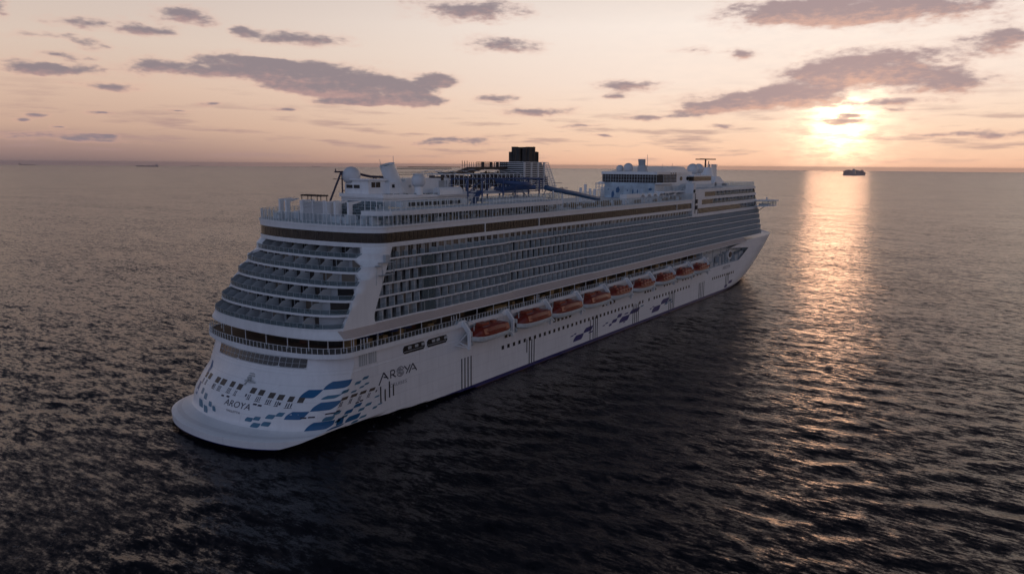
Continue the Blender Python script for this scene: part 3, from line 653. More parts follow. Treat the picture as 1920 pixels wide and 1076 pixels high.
# fire hose reel and landing fixed on the panel
ck = MB()
ck.lathe((26.9, -19.35, 31.1), [(.55, -.1), (.6, 0), (.55, .1)], 16)
for z in (29.2, 31.6): ck.box(27.3, 30.6, -20.1, -18.9, z, z + .09)
for x in (27.4, 28.5, 29.6, 30.5): ck.box(x, x + .08, -20.1, -20.02, 29.2, 30.3)
for x in (27.4, 30.5): ck.box(x, x + .09, -19.9, -19.8, 27.6, 31.6)
ck.box(28.7, 29.8, -19.6, -18.95, 31.7, 33.0); ck.bar((26.9, -19.1, 31.1), (26.6, -19.1, 27.4), .06)
ck.build('service_landing', M['grey'], cp)
# individual balconies: divider with its glass rail
def divider_side(mb, x, z, h=2.02):
    yo = YB + off(x) - .16; yi = 17.72
    mb.prism([(x, -yi, z + .02), (x, -yo, z + .02), (x, -yo, z + h * .78), (x, -yo + .28, z + h), (x, -yi, z + h)], (.09, 0, 0))
def post_side(mb, x, z): yo = YB + off(x) - .1; mb.box(x - .05, x + .05, -yo - .05, -yo + .05, z, z + 2.1)
def rail_side(mb, x0, x1, z):
    a, b = YB + off(x0) - .07, YB + off(x1) - .07
    mb.quad((x0, -a, z + .18), (x1, -b, z + .18), (x1, -b, z + 1.12), (x0, -a, z + 1.12))
nbal = 0
rest_p, rest_g, rest_r = MB(), MB(), MB()
for k in range(6):
    z = ZF[k]; x = 25.6 + (z - 20.2) * .418 + .3; i = 0
    xe = XE(z) - 1 if k < 5 else 190.5
    while x < xe:
        w = 2.42 if not (39 < x < 42) else 3.4
        bare = k == 5
        if i < 7:
            p = MB(); divider_side(p, x + w, z, 2.0 if not bare else 1.2); post_side(p, x + w, z)
            o = p.build('balcony', M['partition'], ship); g = MB(); rail_side(g, x, x + w, z); g.build('glass_rail', M['sideglass'], o)
            nbal += 1
        else:
            divider_side(rest_p, x + w, z, 2.0 if not bare else 1.2); post_side(rest_p, x + w, z); rail_side(rest_g, x, x + w, z)
        x += w; i += 1
def stern_pt(k, y, d=0.0):
    u = min(.9999, abs(y) / (YB - d)); return X0[k] + d + (A0[k] - d * .2) * (1 - (1 - u ** NS) ** (1 / NS))
for k in range(6):
    z = ZF[k]; nb = 9; ys = [-16.4 + 32.8 * j / nb for j in range(nb + 1)]
    for j in range(nb):
        y = ys[j + 1]; xo = stern_pt(k, y, .15); xi = max(xo + .6, X0[k] + 3.3 + camber(y, 5.2, 17.2) if abs(y) < 17 else xo + 1)
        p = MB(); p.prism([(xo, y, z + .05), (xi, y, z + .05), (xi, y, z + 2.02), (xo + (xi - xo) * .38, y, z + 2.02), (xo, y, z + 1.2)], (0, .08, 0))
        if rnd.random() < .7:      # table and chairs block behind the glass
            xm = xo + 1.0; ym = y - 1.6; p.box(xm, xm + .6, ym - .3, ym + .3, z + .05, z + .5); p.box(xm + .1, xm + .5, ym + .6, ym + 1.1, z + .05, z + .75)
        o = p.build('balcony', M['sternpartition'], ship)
        g = MB(); n = 5; yy = [ys[j] + (ys[j + 1] - ys[j]) * q / n for q in range(n + 1)]
        ey = edge_y(k)
        if j == 0: yy = [-ey, -ey * .6 - 16.4 * .4] + yy
        if j == nb - 1: yy = yy + [ey * .6 + 16.4 * .4, ey]
        g.loft([[(stern_pt(k, q, .1), q, z + .28) for q in yy], [(stern_pt(k, q, .1), q, z + 1.2) for q in yy]]); g.build('glass_rail', M['glass'], o)
        nbal += 1
rest = rest_p.build('balcony', M['partition'], ship, kind='stuff'); rest_g.build('glass_rail', M['sideglass'], rest, kind='stuff')
# hand rails along the stern tiers
hr = MB()
for k in range(6):
    ys = np.linspace(-edge_y(k), edge_y(k), 60); hr.loft([[(stern_pt(k, y, .1), y, ZF[k] + 1.19) for y in ys], [(stern_pt(k, y, .1), y, ZF[k] + 1.25) for y in ys]])
    for y in np.linspace(-16.5, 16.5, 22): xx = stern_pt(k, y, .1); hr.box(xx - .03, xx + .03, y - .03, y + .03, ZF[k] + .28, ZF[k] + 1.22)
hr.build('hand_rail', M['grey'], ship)
# lighter bay windows standing proud of the side
bay = MB()
for k in range(5):
    z = ZF[k]; bay.add(*(lambda: (lambda b: (b.v, b.f))(MB().prism([(39.9, -18.9, z + .3), (43.3, -19.38, z + .3), (43.3, -19.38, z + 2.1), (39.9, -18.9, z + 2.1)], (0, .2, 0))))())
bay.build('bay_window', M['glass'], ship)
# ------------------------------------------------------------------ window belt and open decks
XB = 185.2
b0 = MB(); rgB = ring(24.5, 6.0, YB, XB, step=8)
band(b0, rgB, 34.36, 35.22); cap(b0, rgB[::-1], 34.36); band(b0, rgB, 37.14, 38.05)
b0.loft([[(x, y, 38.05) for x, y in rgB], [(x - .1, y * 1.012, 38.1) for x, y in rgB], [(x - .1, y * 1.012, 38.46) for x, y in rgB], [(x, y, 38.5) for x, y in rgB]])
for x in (61.0, 83.4, 171.1, 184.7): b0.box(x, x + .3, -YB - .04, -YB + .3, 35.2, 37.16)
belt = b0.build('deck_belt', M['white'], ship)
rgG = ring(24.62, 6.0, YB - .1, XB - .2, step=8)
gb = MB(); band(gb, rgG, 35.2, 37.16); gb = gb.build('window_band', M['brownglass'], belt)
mu = MB()
for p in walk([(x, y, 0) for x, y in rgG if y < 15], 1.25): mu.box(p.x - .03, p.x + .03, p.y - .05, p.y + .03, 35.22, 37.14)
mu.build('mullion', M['darksteel'], gb)
dk = MB(); cap(dk, ring(24.6, 6.0, YB - .05, XB, step=8), 38.47); dk.build('lido_deck', M['deckwhite'], ship)
railing('windscreen', [(x, y) for x, y in ring(24.75, 6.0, YB - .15, XB, step=4)], 38.5, 2.05, 1.12, ship, .05)
# upper gallery
s17 = MB(); g17 = [(94.4, -YB), (60, -YB), (38, -YB), (32, -18.3), (29.6, -16.2), (28.9, -13.0), (40, -12.6), (94.4, -12.6)]
s17.prism([(x, y, 40.25) for x, y in g17], (0, 0, .95)); s17 = s17.build('gallery_deck', M['white'], ship)
railing('gallery_railing', [(94.2, -18.75), (38, -18.75), (32.2, -18.15), (29.8, -16.1), (29.1, -13.2)], 41.2, 2.0, 1.3, ship, .05)
gw = MB(); gw.box(36, 94, -14.6, -14.3, 38.5, 40.25); gw.build('gallery_wall', M['brownglass'], ship)
gp = MB()
for x in np.arange(36, 94, 1.75): gp.box(x, x + .12, -18.72, -18.6, 38.5, 40.25)
gp.build('gallery_post', M['white'], ship)
ds = MB()      # loungers, bars and lockers seen through the screens
for _ in range(150):
    x = rnd.uniform(38, 183); y = rnd.uniform(-17.5, -13.5) if x < 94 else rnd.uniform(-17.5, -8); w = rnd.uniform(.5, 2.2); ds.box(x, x + w, y, y + .7, 38.5, 38.5 + rnd.uniform(.35, 1.1))
ds.build('deck_furniture', M['yellow'], ship, kind='stuff')
ds = MB()
for _ in range(90):
    x = rnd.uniform(30, 183); y = rnd.uniform(-17.5, -13.5) if x < 94 else rnd.uniform(-17.5, -8); w = rnd.uniform(.5, 1.6); ds.box(x, x + w, y, y + .6, 38.5, 38.5 + rnd.uniform(.35, 1.4))
ds.build('deck_locker', M['white'], ship, kind='stuff')
# ------------------------------------------------------------------ forward accommodation block
fb_ = MB()
xf = lambda z: XE(z) + .3
def fslab(z0, z1, x0, yy=YB, ex=0.0): fb_.prism([(x0, -yy, z0), (xf(z0) + ex, -yy, z0), (xf(z1) + ex, -yy, z1), (x0, -yy, z1)], (0, 2 * yy, 0))
fslab(31.8, 33.0, 190.6, YB + .03); fslab(34.9, 36.2, 185.6, YB + .03, .1); fslab(38.0, 39.1, 185.6, YB + .03, .1); fslab(40.8, 41.9, 185.6, YB + .06, .3)
fb_.box(185.6, 190.5, -YB - .02, YB, 31.9, 34.95); fb_.box(185.6, 194.5, -YB - .02, YB, 36.1, 38.05); fb_.box(185.6, 197.2, -YB - .02, YB, 39.0, 40.85); fb_.box(185.55, 187.4, -YB - .06, -YB + 3, 33.0, 44.0)
front = fb_.build('forward_block', M['white'], ship)
for z0, z1, xa, xm in [(33.0, 34.9, 190.5, 240), (36.2, 38.0, 194.5, 207), (39.1, 40.8, 197.2, 209)]:
    g = MB().prism([(xa, -YB + .16, z0), (xm, -YB + .16, z0), (xm, -YB + .16, z1), (xa, -YB + .16, z1)], (0, .3, 0)).build('side_window', M['brownglass'], front)
    c = MB().prism([(xm, -YB + .9, z0), (xf(z0) - .4, -YB + .9, z0), (xf(z1) - .4, -YB + .9, z1), (xm, -YB + .9, z1)], (0, .3, 0)).build('suite_window', M['cabin'], front)
    for x in np.arange(xm, xf(z0) - 1, 4.6): MB().box(x, x + .12, -YB + .12, -YB + .95, z0, z1).build('divider', M['partition'], c)
    MB().quad((xm, -YB + .12, z0), (xf(z0) - .5, -YB + .12, z0), (xf(z0) - .5, -YB + .12, z0 + 1.0), (xm, -YB + .12, z0 + 1.0)).build('glass_rail', M['glass'], c)
    MB().prism([(xf(z0) - .5, -YB + .3, z0), (xf(z1) - .5, -YB + .3, z1), (xf(z1) - .5, YB - .3, z1), (xf(z0) - .5, YB - .3, z0)], (.2, 0, 0)).build('front_window', M['brownglass'], front)
railing('top_railing', [(256.5, YB - .3), (256.8, -YB + .2), (189, -YB + .2)], 41.9, 1.85, 1.3, ship, .06)
lk = MB()
for z in (35.2, 37.4): lk.lathe((188.4, -YB - .3, z), [(.5, -.5), (.5, .5)], 12); lk.box(187.9, 189.4, -YB - .5, -YB, z + .5, z + .9)
lk.tube([(187.6, -YB - .2, 33.2), (187.6, -YB - .2, 40.5)], .1); lk.build('hose_locker', M['darksteel'], front)
# shadowed infill behind the top row of side balconies
# bridge wing
bw = MB()
bw.prism([(258.2, -19, 32.8), (268, -19, 32.6), (268.5, -24.5, 32.8), (266.5, -26.2, 33.1), (260, -24.5, 33.0)], (0, 0, .55))
bw.prism([(257.8, -19, 35.3), (268.6, -19, 35.3), (269.4, -24.8, 35.3), (267.2, -26.9, 35.3), (259.5, -25, 35.3)], (0, 0, .5))
bw.tube([(262, -22.5, 33.0), (262, -19, 30.4)], .16)
for p in [(268.3, -24.3), (266.5, -26), (260.2, -24.4), (263.6, -25.3), (258.6, -19.4), (268, -19.6), (268.3, -22)]: bw.box(p[0] - .09, p[0] + .09, p[1] - .09, p[1] + .09, 33.3, 35.35)
bw.box(263, 263.5, -23, -22.5, 35.8, 37.0); bw.box(261, 266, -24, -20, 33.3, 34.1)
bw = bw.build('bridge_wing', M['white'], ship)
MB().loft([[(258.6, -19.3, z), (260.2, -24.5, z), (266.5, -26.1, z), (268.4, -24.4, z), (268.1, -19.3, z)] for z in (33.9, 35.3)]).build('bridge_glass', M['clear'], bw)
# ------------------------------------------------------------------ mooring deck opening
md = MB()
md.quad((196, -16.5, 10.9), (252, -16.5, 11.6), (252, -16.5, 18.6), (196, -16.5, 18.6)); md.quad((196, -16.5, 11.0), (252, -16.5, 11.0), (252, -19.8, 11.3), (196, -19.8, 11.0))
md.box(252, 252.3, -19.6, -16.5, 11, 17.5); md.box(196, 196.3, -19.6, -16.5, 11, 18.5)
md = md.build('mooring_deck', M['deckwhite'], ship)
mm = MB(); rndm = random.Random(5)
for x, w, h in [(200, 5, 1.6), (207, 3, 2.2), (212, 4, 1.2), (217, 2, 3.4), (221, 1.2, 4.0), (224.5, .4, 4.6), (228, 1.5, 1.2), (236, 3.5, 2.6), (241, 5, 3.2)]: mm.box(x, x + w, -18.9, -17.2, 11.1, 11.1 + h)
for x in (203, 210, 219, 226): mm.tube([(x, -18.6, 11), (x, -18.6, 18.3)], .13)
mm.tube([(196, -19.3, 16.9), (224, -19.3, 17.2)], .12); mm.tube([(196, -19.3, 15.2), (215, -19.3, 15.2)], .07)
mm.build('mooring_gear', M['grey'], md)
hv = MB(); hv.loft([[(232.5 + 2.6 * math.cos(t), -16.7 - d, 13.9 + 2.0 * math.sin(t)) for t in np.linspace(0, 2 * math.pi, 25)[:-1]] for d in (0, 1.2)], True, True); hv.build('cable_drum', M['white'], md)
hv = MB(); hv.loft([[(232.5 + 1.6 * math.cos(t), -17.95 - d, 13.9 + 1.2 * math.sin(t)) for t in np.linspace(0, 2 * math.pi, 25)[:-1]] for d in (0, .2)], True, True); hv.build('drum_hub', M['darksteel'], md)
# ------------------------------------------------------------------ stern sports deck
def fin(y, x, h=4.3, w=.55):
    mb = MB(); mb.prism([(x, y, 38.5), (x + .9, y, 38.5), (x + 1.0, y, 38.5 + h - .7), (x + 3.2, y, 38.5 + h - .25), (x + 3.4, y, 38.5 + h), (x, y, 38.5 + h - .15)], (0, w, 0)); return mb
for y, x in [(13.2, 30.2), (10.3, 29.6), (4.0, 28.4), (-3.6, 28.6), (-5.6, 29.0), (-8.4, 30.0)]: fin(y, x).build('portal_fin', M['white'], ship)
lv = MB()
for k in range(14): lv.prism([(28.2, -3.0, 39.0 + k * .28), (28.6, -3.0, 38.86 + k * .28), (28.6, -3.0, 38.94 + k * .28), (28.2, -3.0, 39.1 + k * .28)], (0, 6.4, 0))
for y in (-3.1, .2, 3.3): lv.box(28.1, 28.8, y, y + .22, 38.5, 42.9)
lv.box(28.7, 33, -3.0, 3.4, 38.5, 42.3); lv.build('louvre_screen', M['white'], ship)
pg = MB()
for x, y in [(31, 7), (31, 1), (32.6, 7), (32.6, 1), (31, 4), (32.6, 4)]: pg.box(x, x + .12, y, y + .12, 38.5, 43.6)
for k in range(7): pg.box(30.8, 33.0, 1 + k, 1.15 + k, 43.5, 43.75)
pg.box(30.7, 33.1, .9, 7.3, 43.45, 43.52); pg.build('pergola', M['darksteel'], ship)
ee = MB(); rs_ = random.Random(11)
for _ in range(46):
    x = rs_.uniform(28.5, 35); y = rs_.uniform(-16, 13); w = rs_.uniform(.5, 2.0); ee.box(x, x + w, y, y + rs_.uniform(.5, 2), 38.5, 38.5 + rs_.uniform(.4, 1.7))
ee.build('deck_locker', M['white'], ship, kind='stuff')
st_ = MB()     # terraced seating climbing to the house
for k in range(6): st_.box(33.4 + k * 1.1, 40, -9.5, 3.5 - .3 * k, 38.5 + k * .5, 38.5 + (k + 1) * .5)
for k in range(5): st_.box(33.0 + k * 1.1, 33.5 + k * 1.1, -9.5, -9.3, 38.5 + k * .5, 40.0 + k * .5)
st_.box(36, 62, -12.6, -9.5, 38.5, 40.3); st_.box(34, 36.5, -12.4, -9.6, 38.5, 39.7)
st_.build('terrace', M['deckwhite'], ship)
gl = MB()
for k in range(6): gl.quad((33.45 + k * 1.1, -9.4, 39.02 + k * .5), (33.45 + k * 1.1, 3.2, 39.02 + k * .5), (33.45 + k * 1.1, 3.2, 39.85 + k * .5), (33.45 + k * 1.1, -9.4, 39.85 + k * .5))
gl.build('terrace_glass', M['glass'], ship)
tr_ = MB()
for k in range(6):
    x = 33.45 + k * 1.1; z = 39.9 + k * .5; tr_.box(x - .04, x + .04, -9.4, 3.2, z - .04, z + .04)
    for y in np.arange(-9.4, 3.3, 1.8): tr_.box(x - .03, x + .03, y, y + .06, z - .9, z)
for y in (-4.2, -.4): tr_.prism([(33.3, y, 38.9), (39.8, y, 41.6), (39.8, y, 42.5), (33.3, y, 39.8)], (0, .12, 0))
tr_.build('terrace_rail', M['grey'], ship)
lo_ = MB(); rt = random.Random(21)
for k in range(6):
    for _ in range(5): y = rt.uniform(-8.8, 2.2); lo_.box(33.7 + k * 1.1, 34.3 + k * 1.1, y, y + rt.uniform(.5, 1.4), 39.0 + k * .5, 39.3 + k * .5 + rt.uniform(0, .3))
lo_.build('lounger', M['tan'], ship, kind='stuff')
hs = MB()
hs.prism([(40.0, -8.0, 41.4), (72, -8.0, 41.4), (72, -8.0, 43.1), (60, -8.0, 43.3), (40, -8.0, 43.65)], (0, 12.8, 0)); hs.prism([(39.7, -8.3, 43.1), (74, -8.3, 42.75), (74, -8.3, 43.1), (39.7, -8.3, 43.9)], (0, 13.4, 0))
hs.box(42, 64, -11.5, -7.9, 41.2, 42.4); house = hs.build('aft_deckhouse', M['white'], ship)
hw = MB()
for x in np.arange(44, 62, 2.6): MB().box(x, x + 2.0, -11.62, -11.45, 41.4, 42.2).build('house_window', M['darkglass'], house)
ln = MB(); ln.box(39.9, 40.0, -8.1, 4.8, 42.7, 42.8); ln.box(39.9, 68, -8.12, -8.0, 42.7, 42.8); ln.box(39.9, 40.0, -8.1, 4.8, 42.0, 42.06)
for _ in range(40): x = rt.uniform(40, 66); ln.box(x, x + rt.uniform(.3, .9), -8.2, -7.6, 43.6, 44.0 - (x - 40) * .012)
ln.build('wall_fitting', M['grey'], house)
# small control house, aft vent funnel
ch = MB(); ch.prism([(40.7, -3, 43.6), (45.7, -3, 43.6), (45.7, -3, 46.8), (40.7, -3, 46.9)], (0, 5, 0)); ch.prism([(40.3, -3.4, 46.7), (46.0, -3.4, 46.6), (46.0, -3.4, 46.95), (40.3, -3.4, 47.05)], (0, 5.8, 0)); ch.box(45.7, 51.5, -4.4, .5, 43.6, 46.3)
ch.box(40.6, 42.6, -1, 4.2, 43.6, 45.9); ch.box(41, 41.8, 2.2, 4.4, 43.6, 46.2); ch = ch.build('control_house', M['white'], house)
for q in ((41.6, 42.6, -3.15, -2.98, 45.2, 46.3), (42.9, 44.1, -3.15, -2.98, 45.2, 46.3), (46.4, 47.1, -4.55, -4.38, 45.1, 45.8)): MB().box(*q).build('control_window', M['darkglass'], ch)
for q in ((40.48, 40.6, -.4, 1.3, 45.0, 45.7), (40.48, 40.6, 1.8, 3.6, 45.0, 45.7)): MB().box(*q).build('control_louvre', M['dark'], ch)
vf = MB(); n = 28
def oval(x, y, z, a, b, tilt): return [(x + a * math.cos(t), y + b * math.sin(t), z + tilt * math.cos(t)) for t in [2 * math.pi * k / n for k in range(n)]]
vf.loft([oval(49.8, -2.6, 43.9, 2.5, 2.0, 0), oval(48.4, -2.6, 47.0, 2.0, 1.7, 0), oval(46.9, -2.6, 49.8, 1.75, 1.5, .5), oval(46.8, -2.6, 50.1, 1.8, 1.55, .5), oval(46.8, -2.6, 50.15, 1.5, 1.25, .45), oval(47.1, -2.6, 49.2, 1.35, 1.15, .4)], True)
vf = vf.build('vent_funnel', M['white'], ship, smooth=40)
MB().poly(oval(47.0, -2.6, 49.75, 1.45, 1.22, .42)).build('funnel_opening', M['black'], vf)
va = MB(); va.tube([(45.0, -2.6, 49.4), (44.6, -2.6, 51.2)], .05); va.tube([(48.8, -2.6, 50.6), (48.8, -2.6, 52.0)], .05); va.build('whip_aerial', M['grey'], vf)
sb = MB(); sb.box(51.2, 66.3, -4, 4, 43.5, 47.0); sb = sb.build('machinery_house', M['white'], ship)
for q in ((52.2, 52.9, -4.12, -3.98, 45, 45.6), (62.5, 65.5, -4.1, -3.98, 44.6, 46.4)): MB().box(*q).build('machinery_louvre', M['grey'], sb)
b2 = MB(); b2.loft([[(x, -9 + 2.2 * .5 * (1 - math.cos(t)) - .0, 43.3 + 1.75 * math.sin(t) ** .5 if math.sin(t) > 0 else 43.3) for t in np.linspace(0, math.pi, 12)] for x in (57.2, 65.4)], False, True)
b2.build('raft_locker', M['white'], ship, smooth=40)
# derrick mast
dm = MB()
dm.tube([(36.7, 4.7, 42.2), (40.1, 4.7, 48.4)], .22); dm.tube([(40.3, 4.7, 43.4), (40.3, 4.7, 48.6)], .17); dm.tube([(38.3, 4.7, 48.45), (40.5, 4.7, 48.45)], .2)
dm.tube([(37.7, 4.7, 46.9), (40.3, 4.7, 46.9)], .07); dm.tube([(40.3, 4.7, 44.4), (41.7, 4.7, 44.4)], .09); dm.tube([(38.5, 4.7, 48.4), (38.5, 4.7, 49.1)], .12); dm.tube([(43.6, 3, 48.0), (46.2, 2, 47.4), (49.0, 0, 47.3)], .3)
dm.tube([(46.8, 1.6, 44), (46.8, 1.6, 47.3)], .16); dm.tube([(47.3, 1.4, 44), (47.3, 1.4, 47.3)], .16); dm.build('derrick', M['purple'], ship)
# satellite domes
def radome(x, y, z, r, zb):
    p = MB(); p.lathe((x, y, zb), [(r * .62, 0), (r * .55, (z - r * .75) - zb)], 20); p = p.build('radome_pedestal', M['white'], ship)
    q = MB().ball((x, y, z), r, 32).build('radome', M['radome'], p, smooth=60)
    s = MB(); s.lathe((x, y, z - r * .62), [(r * .80, -.06), (r * .84, 0), (r * .82, .08)], 28); s.build('radome_seam', M['grey'], p)
for a in [(41.9, 3.5, 47.6, 2.0, 43.6), (51.0, -8, 46.6, 1.6, 43.5), (174.5, 5.2, 49.2, 1.35, 47.9), (174.5, 1.8, 49.5, 1.75, 47.9), (219.3, -5, 49.0, 2.35, 44.5), (228.3, -4, 49.2, 2.15, 44.5)]: radome(*a)
# ------------------------------------------------------------------ climbing park, slides
lt = MB()
xs_ = np.arange(62.5, 96, 1.75)
for yy in (-6.0, 4.0):
    lt.bar((62, yy, 47.9), (97, yy, 47.9), .09); lt.bar((62, yy, 43.7), (97, yy, 43.7), .12); lt.bar((62, yy, 45.4), (97, yy, 45.4), .05)
    for i, x in enumerate(xs_):
        lt.box(x - .05, x + .05, yy - .05, yy + .05, 43.6, 47.9)
        if i % 2 == 0: lt.bar((x, yy, 47.8), (x + 1.75, yy, 46.0), .07); lt.bar((x, yy, 44.0), (x + 1.2, yy, 46.4), .05)
for x in xs_[::3]: lt.bar((x, -6, 47.9), (x, 4, 47.9), .09); lt.bar((x, -6, 47.9), (x + 1, -1, 49.0), .06); lt.bar((x + 1, -1, 49.0), (x, 4, 47.9), .06)
lt.bar((54, -5, 47.4), (62, -6, 47.9), .06); lt.bar((66, -6, 47.9), (58, -5.5, 49.0), .06); lt.bar((58, -5.5, 49.0), (52.5, -5, 47.6), .06)
lt = lt.build('climbing_frame', M['white'], ship)
lb = MB(); lb.prism([(62, -6.6, 43.1), (97, -6.6, 42.8), (97, -6.6, 43.5), (62, -6.6, 43.6)], (0, 12, 0)); lb.box(72, 96, -13, -6.6, 41.3, 41.9); lb.build('climbing_deck', M['white'], lt)
cl = MB(); rc_ = random.Random(4)
for _ in range(70):
    x = rc_.uniform(63, 96); z = rc_.uniform(44, 47); cl.box(x, x + rc_.uniform(.15, .6), -3 + rc_.uniform(-2, 5), -2.2 + rc_.uniform(-2, 5), z, z + rc_.uniform(.3, 1.6))
for x in (68.4, 73.8, 78.6, 81.5, 84): cl.tube([(x, -2, 43.6), (x, -2, 47.6)], .22); cl.ball((x + 1.2, -3, 46.2), .75, 10)
cl.build('climbing_element', M['darksteel'], lt)
dd = MB()
for z in (49.5, 49.1, 48.3, 47.8): dd.bar((54.8, 2, z), (74.5, 2, z), .09)
dd.bar((60, 3.5, 49.55), (80, 3.5, 49.55), .1)
dd.prism([(72, .5, 48.2), (79.5, .5, 48.5), (84, .5, 49.6), (98, .5, 49.7), (98, .5, 49.1), (85, .5, 48.9), (80, .5, 47.9), (72, .5, 47.7)], (0, 4, 0))
for x in np.arange(83, 100, .95): dd.box(x - .05, x + .05, .4, .5, 49.6, 51.0); dd.box(x - .04, x + .04, 4.4, 4.5, 49.6, 50.9)
for z in (50.95, 50.4): dd.bar((83, .45, z), (100, .45, z), .05)
for x in (77, 78, 79): dd.box(x, x + .1, .5, .6, 48.4, 51.2 - .0)
for x in (86.5, 90, 93): dd.box(x, x + .5, 1, 1.6, 49.6, 51.0)
for x in (75, 83.5, 89, 94.5): dd.tube([(x, 2, 43.5), (x, 2, 48.6)], .25)
dd.bar((86, .4, 47.9), (92, .4, 45.2), .16); dd.bar((84, .4, 46), (88.5, .4, 48.5), .12)
dd.build('zip_platform', M['darksteel'], ship)
bl = MB()
for x in (66, 71.6, 80.3, 85.6, 91.8, 97): bl.box(x - .16, x + .16, -10.2, -9.9, 39.5, 47.0); bl.box(x - .14, x + .14, -5.2, -4.9, 41, 47.0); bl.bar((x, -10, 46.8), (x, -5, 46.8), .14)
bl.bar((66, -10, 46.9), (99, -10, 46.5), .24); bl.bar((66, -10, 43.6), (97, -10, 43.4), .15); bl.bar((66, -5, 46.9), (98, -5, 46.6), .2)
for i, (xa, xb) in enumerate(zip((66, 71.6, 80.3, 85.6, 91.8), (71.6, 80.3, 85.6, 91.8, 97))):
    bl.bar((xa, -10, 43.6), (xb, -10, 46.6), .13)
    if i % 2: bl.bar((xa, -10, 46.6), (xb, -10, 43.6), .13)
for k in range(5): bl.bar((66 + k, -8, 40 + k * 1.2), (70.5 + k * .6, -8, 41 + k * 1.2), .14)
rb_ = random.Random(8)
for _ in range(34):
    x = rb_.uniform(84, 111); y = rb_.uniform(-11, -7); z = rb_.uniform(40, 45.5); q = rb_.choice(((4, 0, .2), (0, 0, 3.4), (3, 0, 2.6), (-3, 0, 2.6), (0, 3, 0))); bl.bar((x, y, z), (x + q[0], y + q[1], min(47.2, z + q[2])), rb_.uniform(.08, .15))
bl.prism([(68, -9.5, 39.5), (72, -9.5, 44), (72.6, -9.5, 44), (68.8, -9.5, 39.5)], (0, 1.4, 0)); bl.build('slide_tower', M['bluesteel'], ship)
def helix(cx, cy, r, z0, z1, a0, a1, n=40): return [(cx + r * math.cos(a0 + (a1 - a0) * i / n), cy + r * math.sin(a0 + (a1 - a0) * i / n), z0 + (z1 - z0) * i / n) for i in range(n + 1)]
MB().tube(helix(86, -9, 4.5, 46.2, 43.9, 2.6, 8.6) + [(92, -12, 44.5)], .55, 10).build('spiral_slide', M['bluesteel'], ship, smooth=60)
MB().tube([(99.5, -10.4, 44.2), (103.2, -11.8, 43.4), (113.4, -12, 42.2), (121, -12, 41.1), (127, -12, 40.3)], .68, 12).build('tube_slide', M['slide'], ship, smooth=60)
ss = MB()
for x, z in ((101, 43.4), (106, 42.8), (114, 42), (121, 40.9)): ss.tube([(x, -12, 38.5), (x, -12, z)], .22)
for x, z in ((133, 44.4), (136, 43.0), (139, 42.8), (130, 43.4)): ss.tube([(x, -4, 38.5), (x, -4, z)], .45, 8)
ss.build('slide_support', M['white'], ship)
# ------------------------------------------------------------------ main funnel
fn = MB(); fi = MB()
for k in range(15):
    z = 43.6 + k * .52; t = k / 14.0; xa = 97.0; xb = 114.5 - 5.0 * t; h = .2
    fn.prism([(xa, -5, z), (xb, -5, z), (xb + .35, -3.5, z), (xb + .35, 3.5, z), (xb, 5, z), (xa, 5, z)], (0, 0, h))
fi.prism([(98, -4, 43.4), (112, -4, 43.4), (107.4, -4, 50.9), (98, -4, 50.9)], (0, 8, 0))
for x in (97.6, 101, 104.4, 107.5): fn.box(x, x + .3, -4.9, -4.4, 43.4, 50.9)
for x in (110.5, 112): fn.bar((x + 2.0, -5, 43.4), (x - 2.6, -5, 50.9), .12)
fun = fn.build('funnel', M['white'], ship); fi.build('funnel_core', M['dark'], fun)
sk = MB()
for x, y, r, h in [(102.2, .6, 1.0, 54.9), (102.6, 2.0, .95, 55.3), (103.3, -.9, 1.0, 55.2), (103.8, .9, 1.05, 55.2), (104.6, -1.5, 1.0, 55.3), (105.2, .5, 1.05, 55.2), (105.6, -1.9, .9, 55.3), (106.2, -.6, .9, 55.0), (101.9, 2.7, .6, 53.9), (106.6, -2.3, .6, 54.0), (103.6, -2.0, .5, 54.8)]:
    sk.lathe((x, y, 50.8), [(r, 0), (r, h - 50.8 - .2), (r * 1.06, h - 50.8 - .2), (r * 1.06, h - 50.8), (r * .8, h - 50.8), (r * .75, h - 51.6)], 14)
sk.build('exhaust_stack', M['stack'], fun, smooth=40)
rk = MB()
rk.box(101.6, 102.1, 2.2, 3.4, 50.8, 53.9); rk.box(106.6, 107.0, -3.2, -2.2, 50.8, 53.9)
rk.bar((106.7, -1.6, 53), (106.9, -1.6, 55.5), .12); rk.build('stack_fairing', M['stack'], fun)
# ------------------------------------------------------------------ forward pool house
fh = MB()
fh.box(172, 186, -10, 10, 38.6, 44.4)
fh.prism([(171.2, -11, 47.2), (186, -11, 47.2), (207, -9.6, 47.2), (207, 9.6, 47.2), (186, 11, 47.2), (171.2, 11, 47.2)], (0, 0, .95))
fh.prism([(171.5, -10.2, 48.15), (180, -10.2, 48.15), (206, -9.2, 47.9), (199, -9.2, 50.0), (194, -9.2, 50.15)], (0, 18.6, 0))
fh.box(172, 186.5, -12.5, 12.5, 43.9, 44.4); fh.box(186.5, 207, -10, 10, 42, 47.3); fh.box(202, 222, -12, 12, 42, 44.6); fh.box(203, 222, -12.1, 12.1, 46.3, 46.8)
fh.box(168, 187, -15.5, -11.5, 41.0, 41.5); fh = fh.build('pool_house', M['white'], ship)
wv = MB(); wv.prism([(171.8, -10.6, 44.4), (174, -12.2, 44.4), (185.8, -12.2, 44.4), (185.8, 12.2, 44.4), (174, 12.2, 44.4), (171.8, 10.6, 44.4)], (0, 0, 2.9)); wv = wv.build('house_window', M['darkglass'], fh)
wm = MB()
for y in np.arange(-10.6, 10.7, 1.06): wm.box(171.66, 171.82, y - .05, y + .05, 44.4, 47.2)
for x in np.arange(174, 186, 1.2): wm.box(x, x + .1, -12.34, -12.18, 44.4, 47.2)
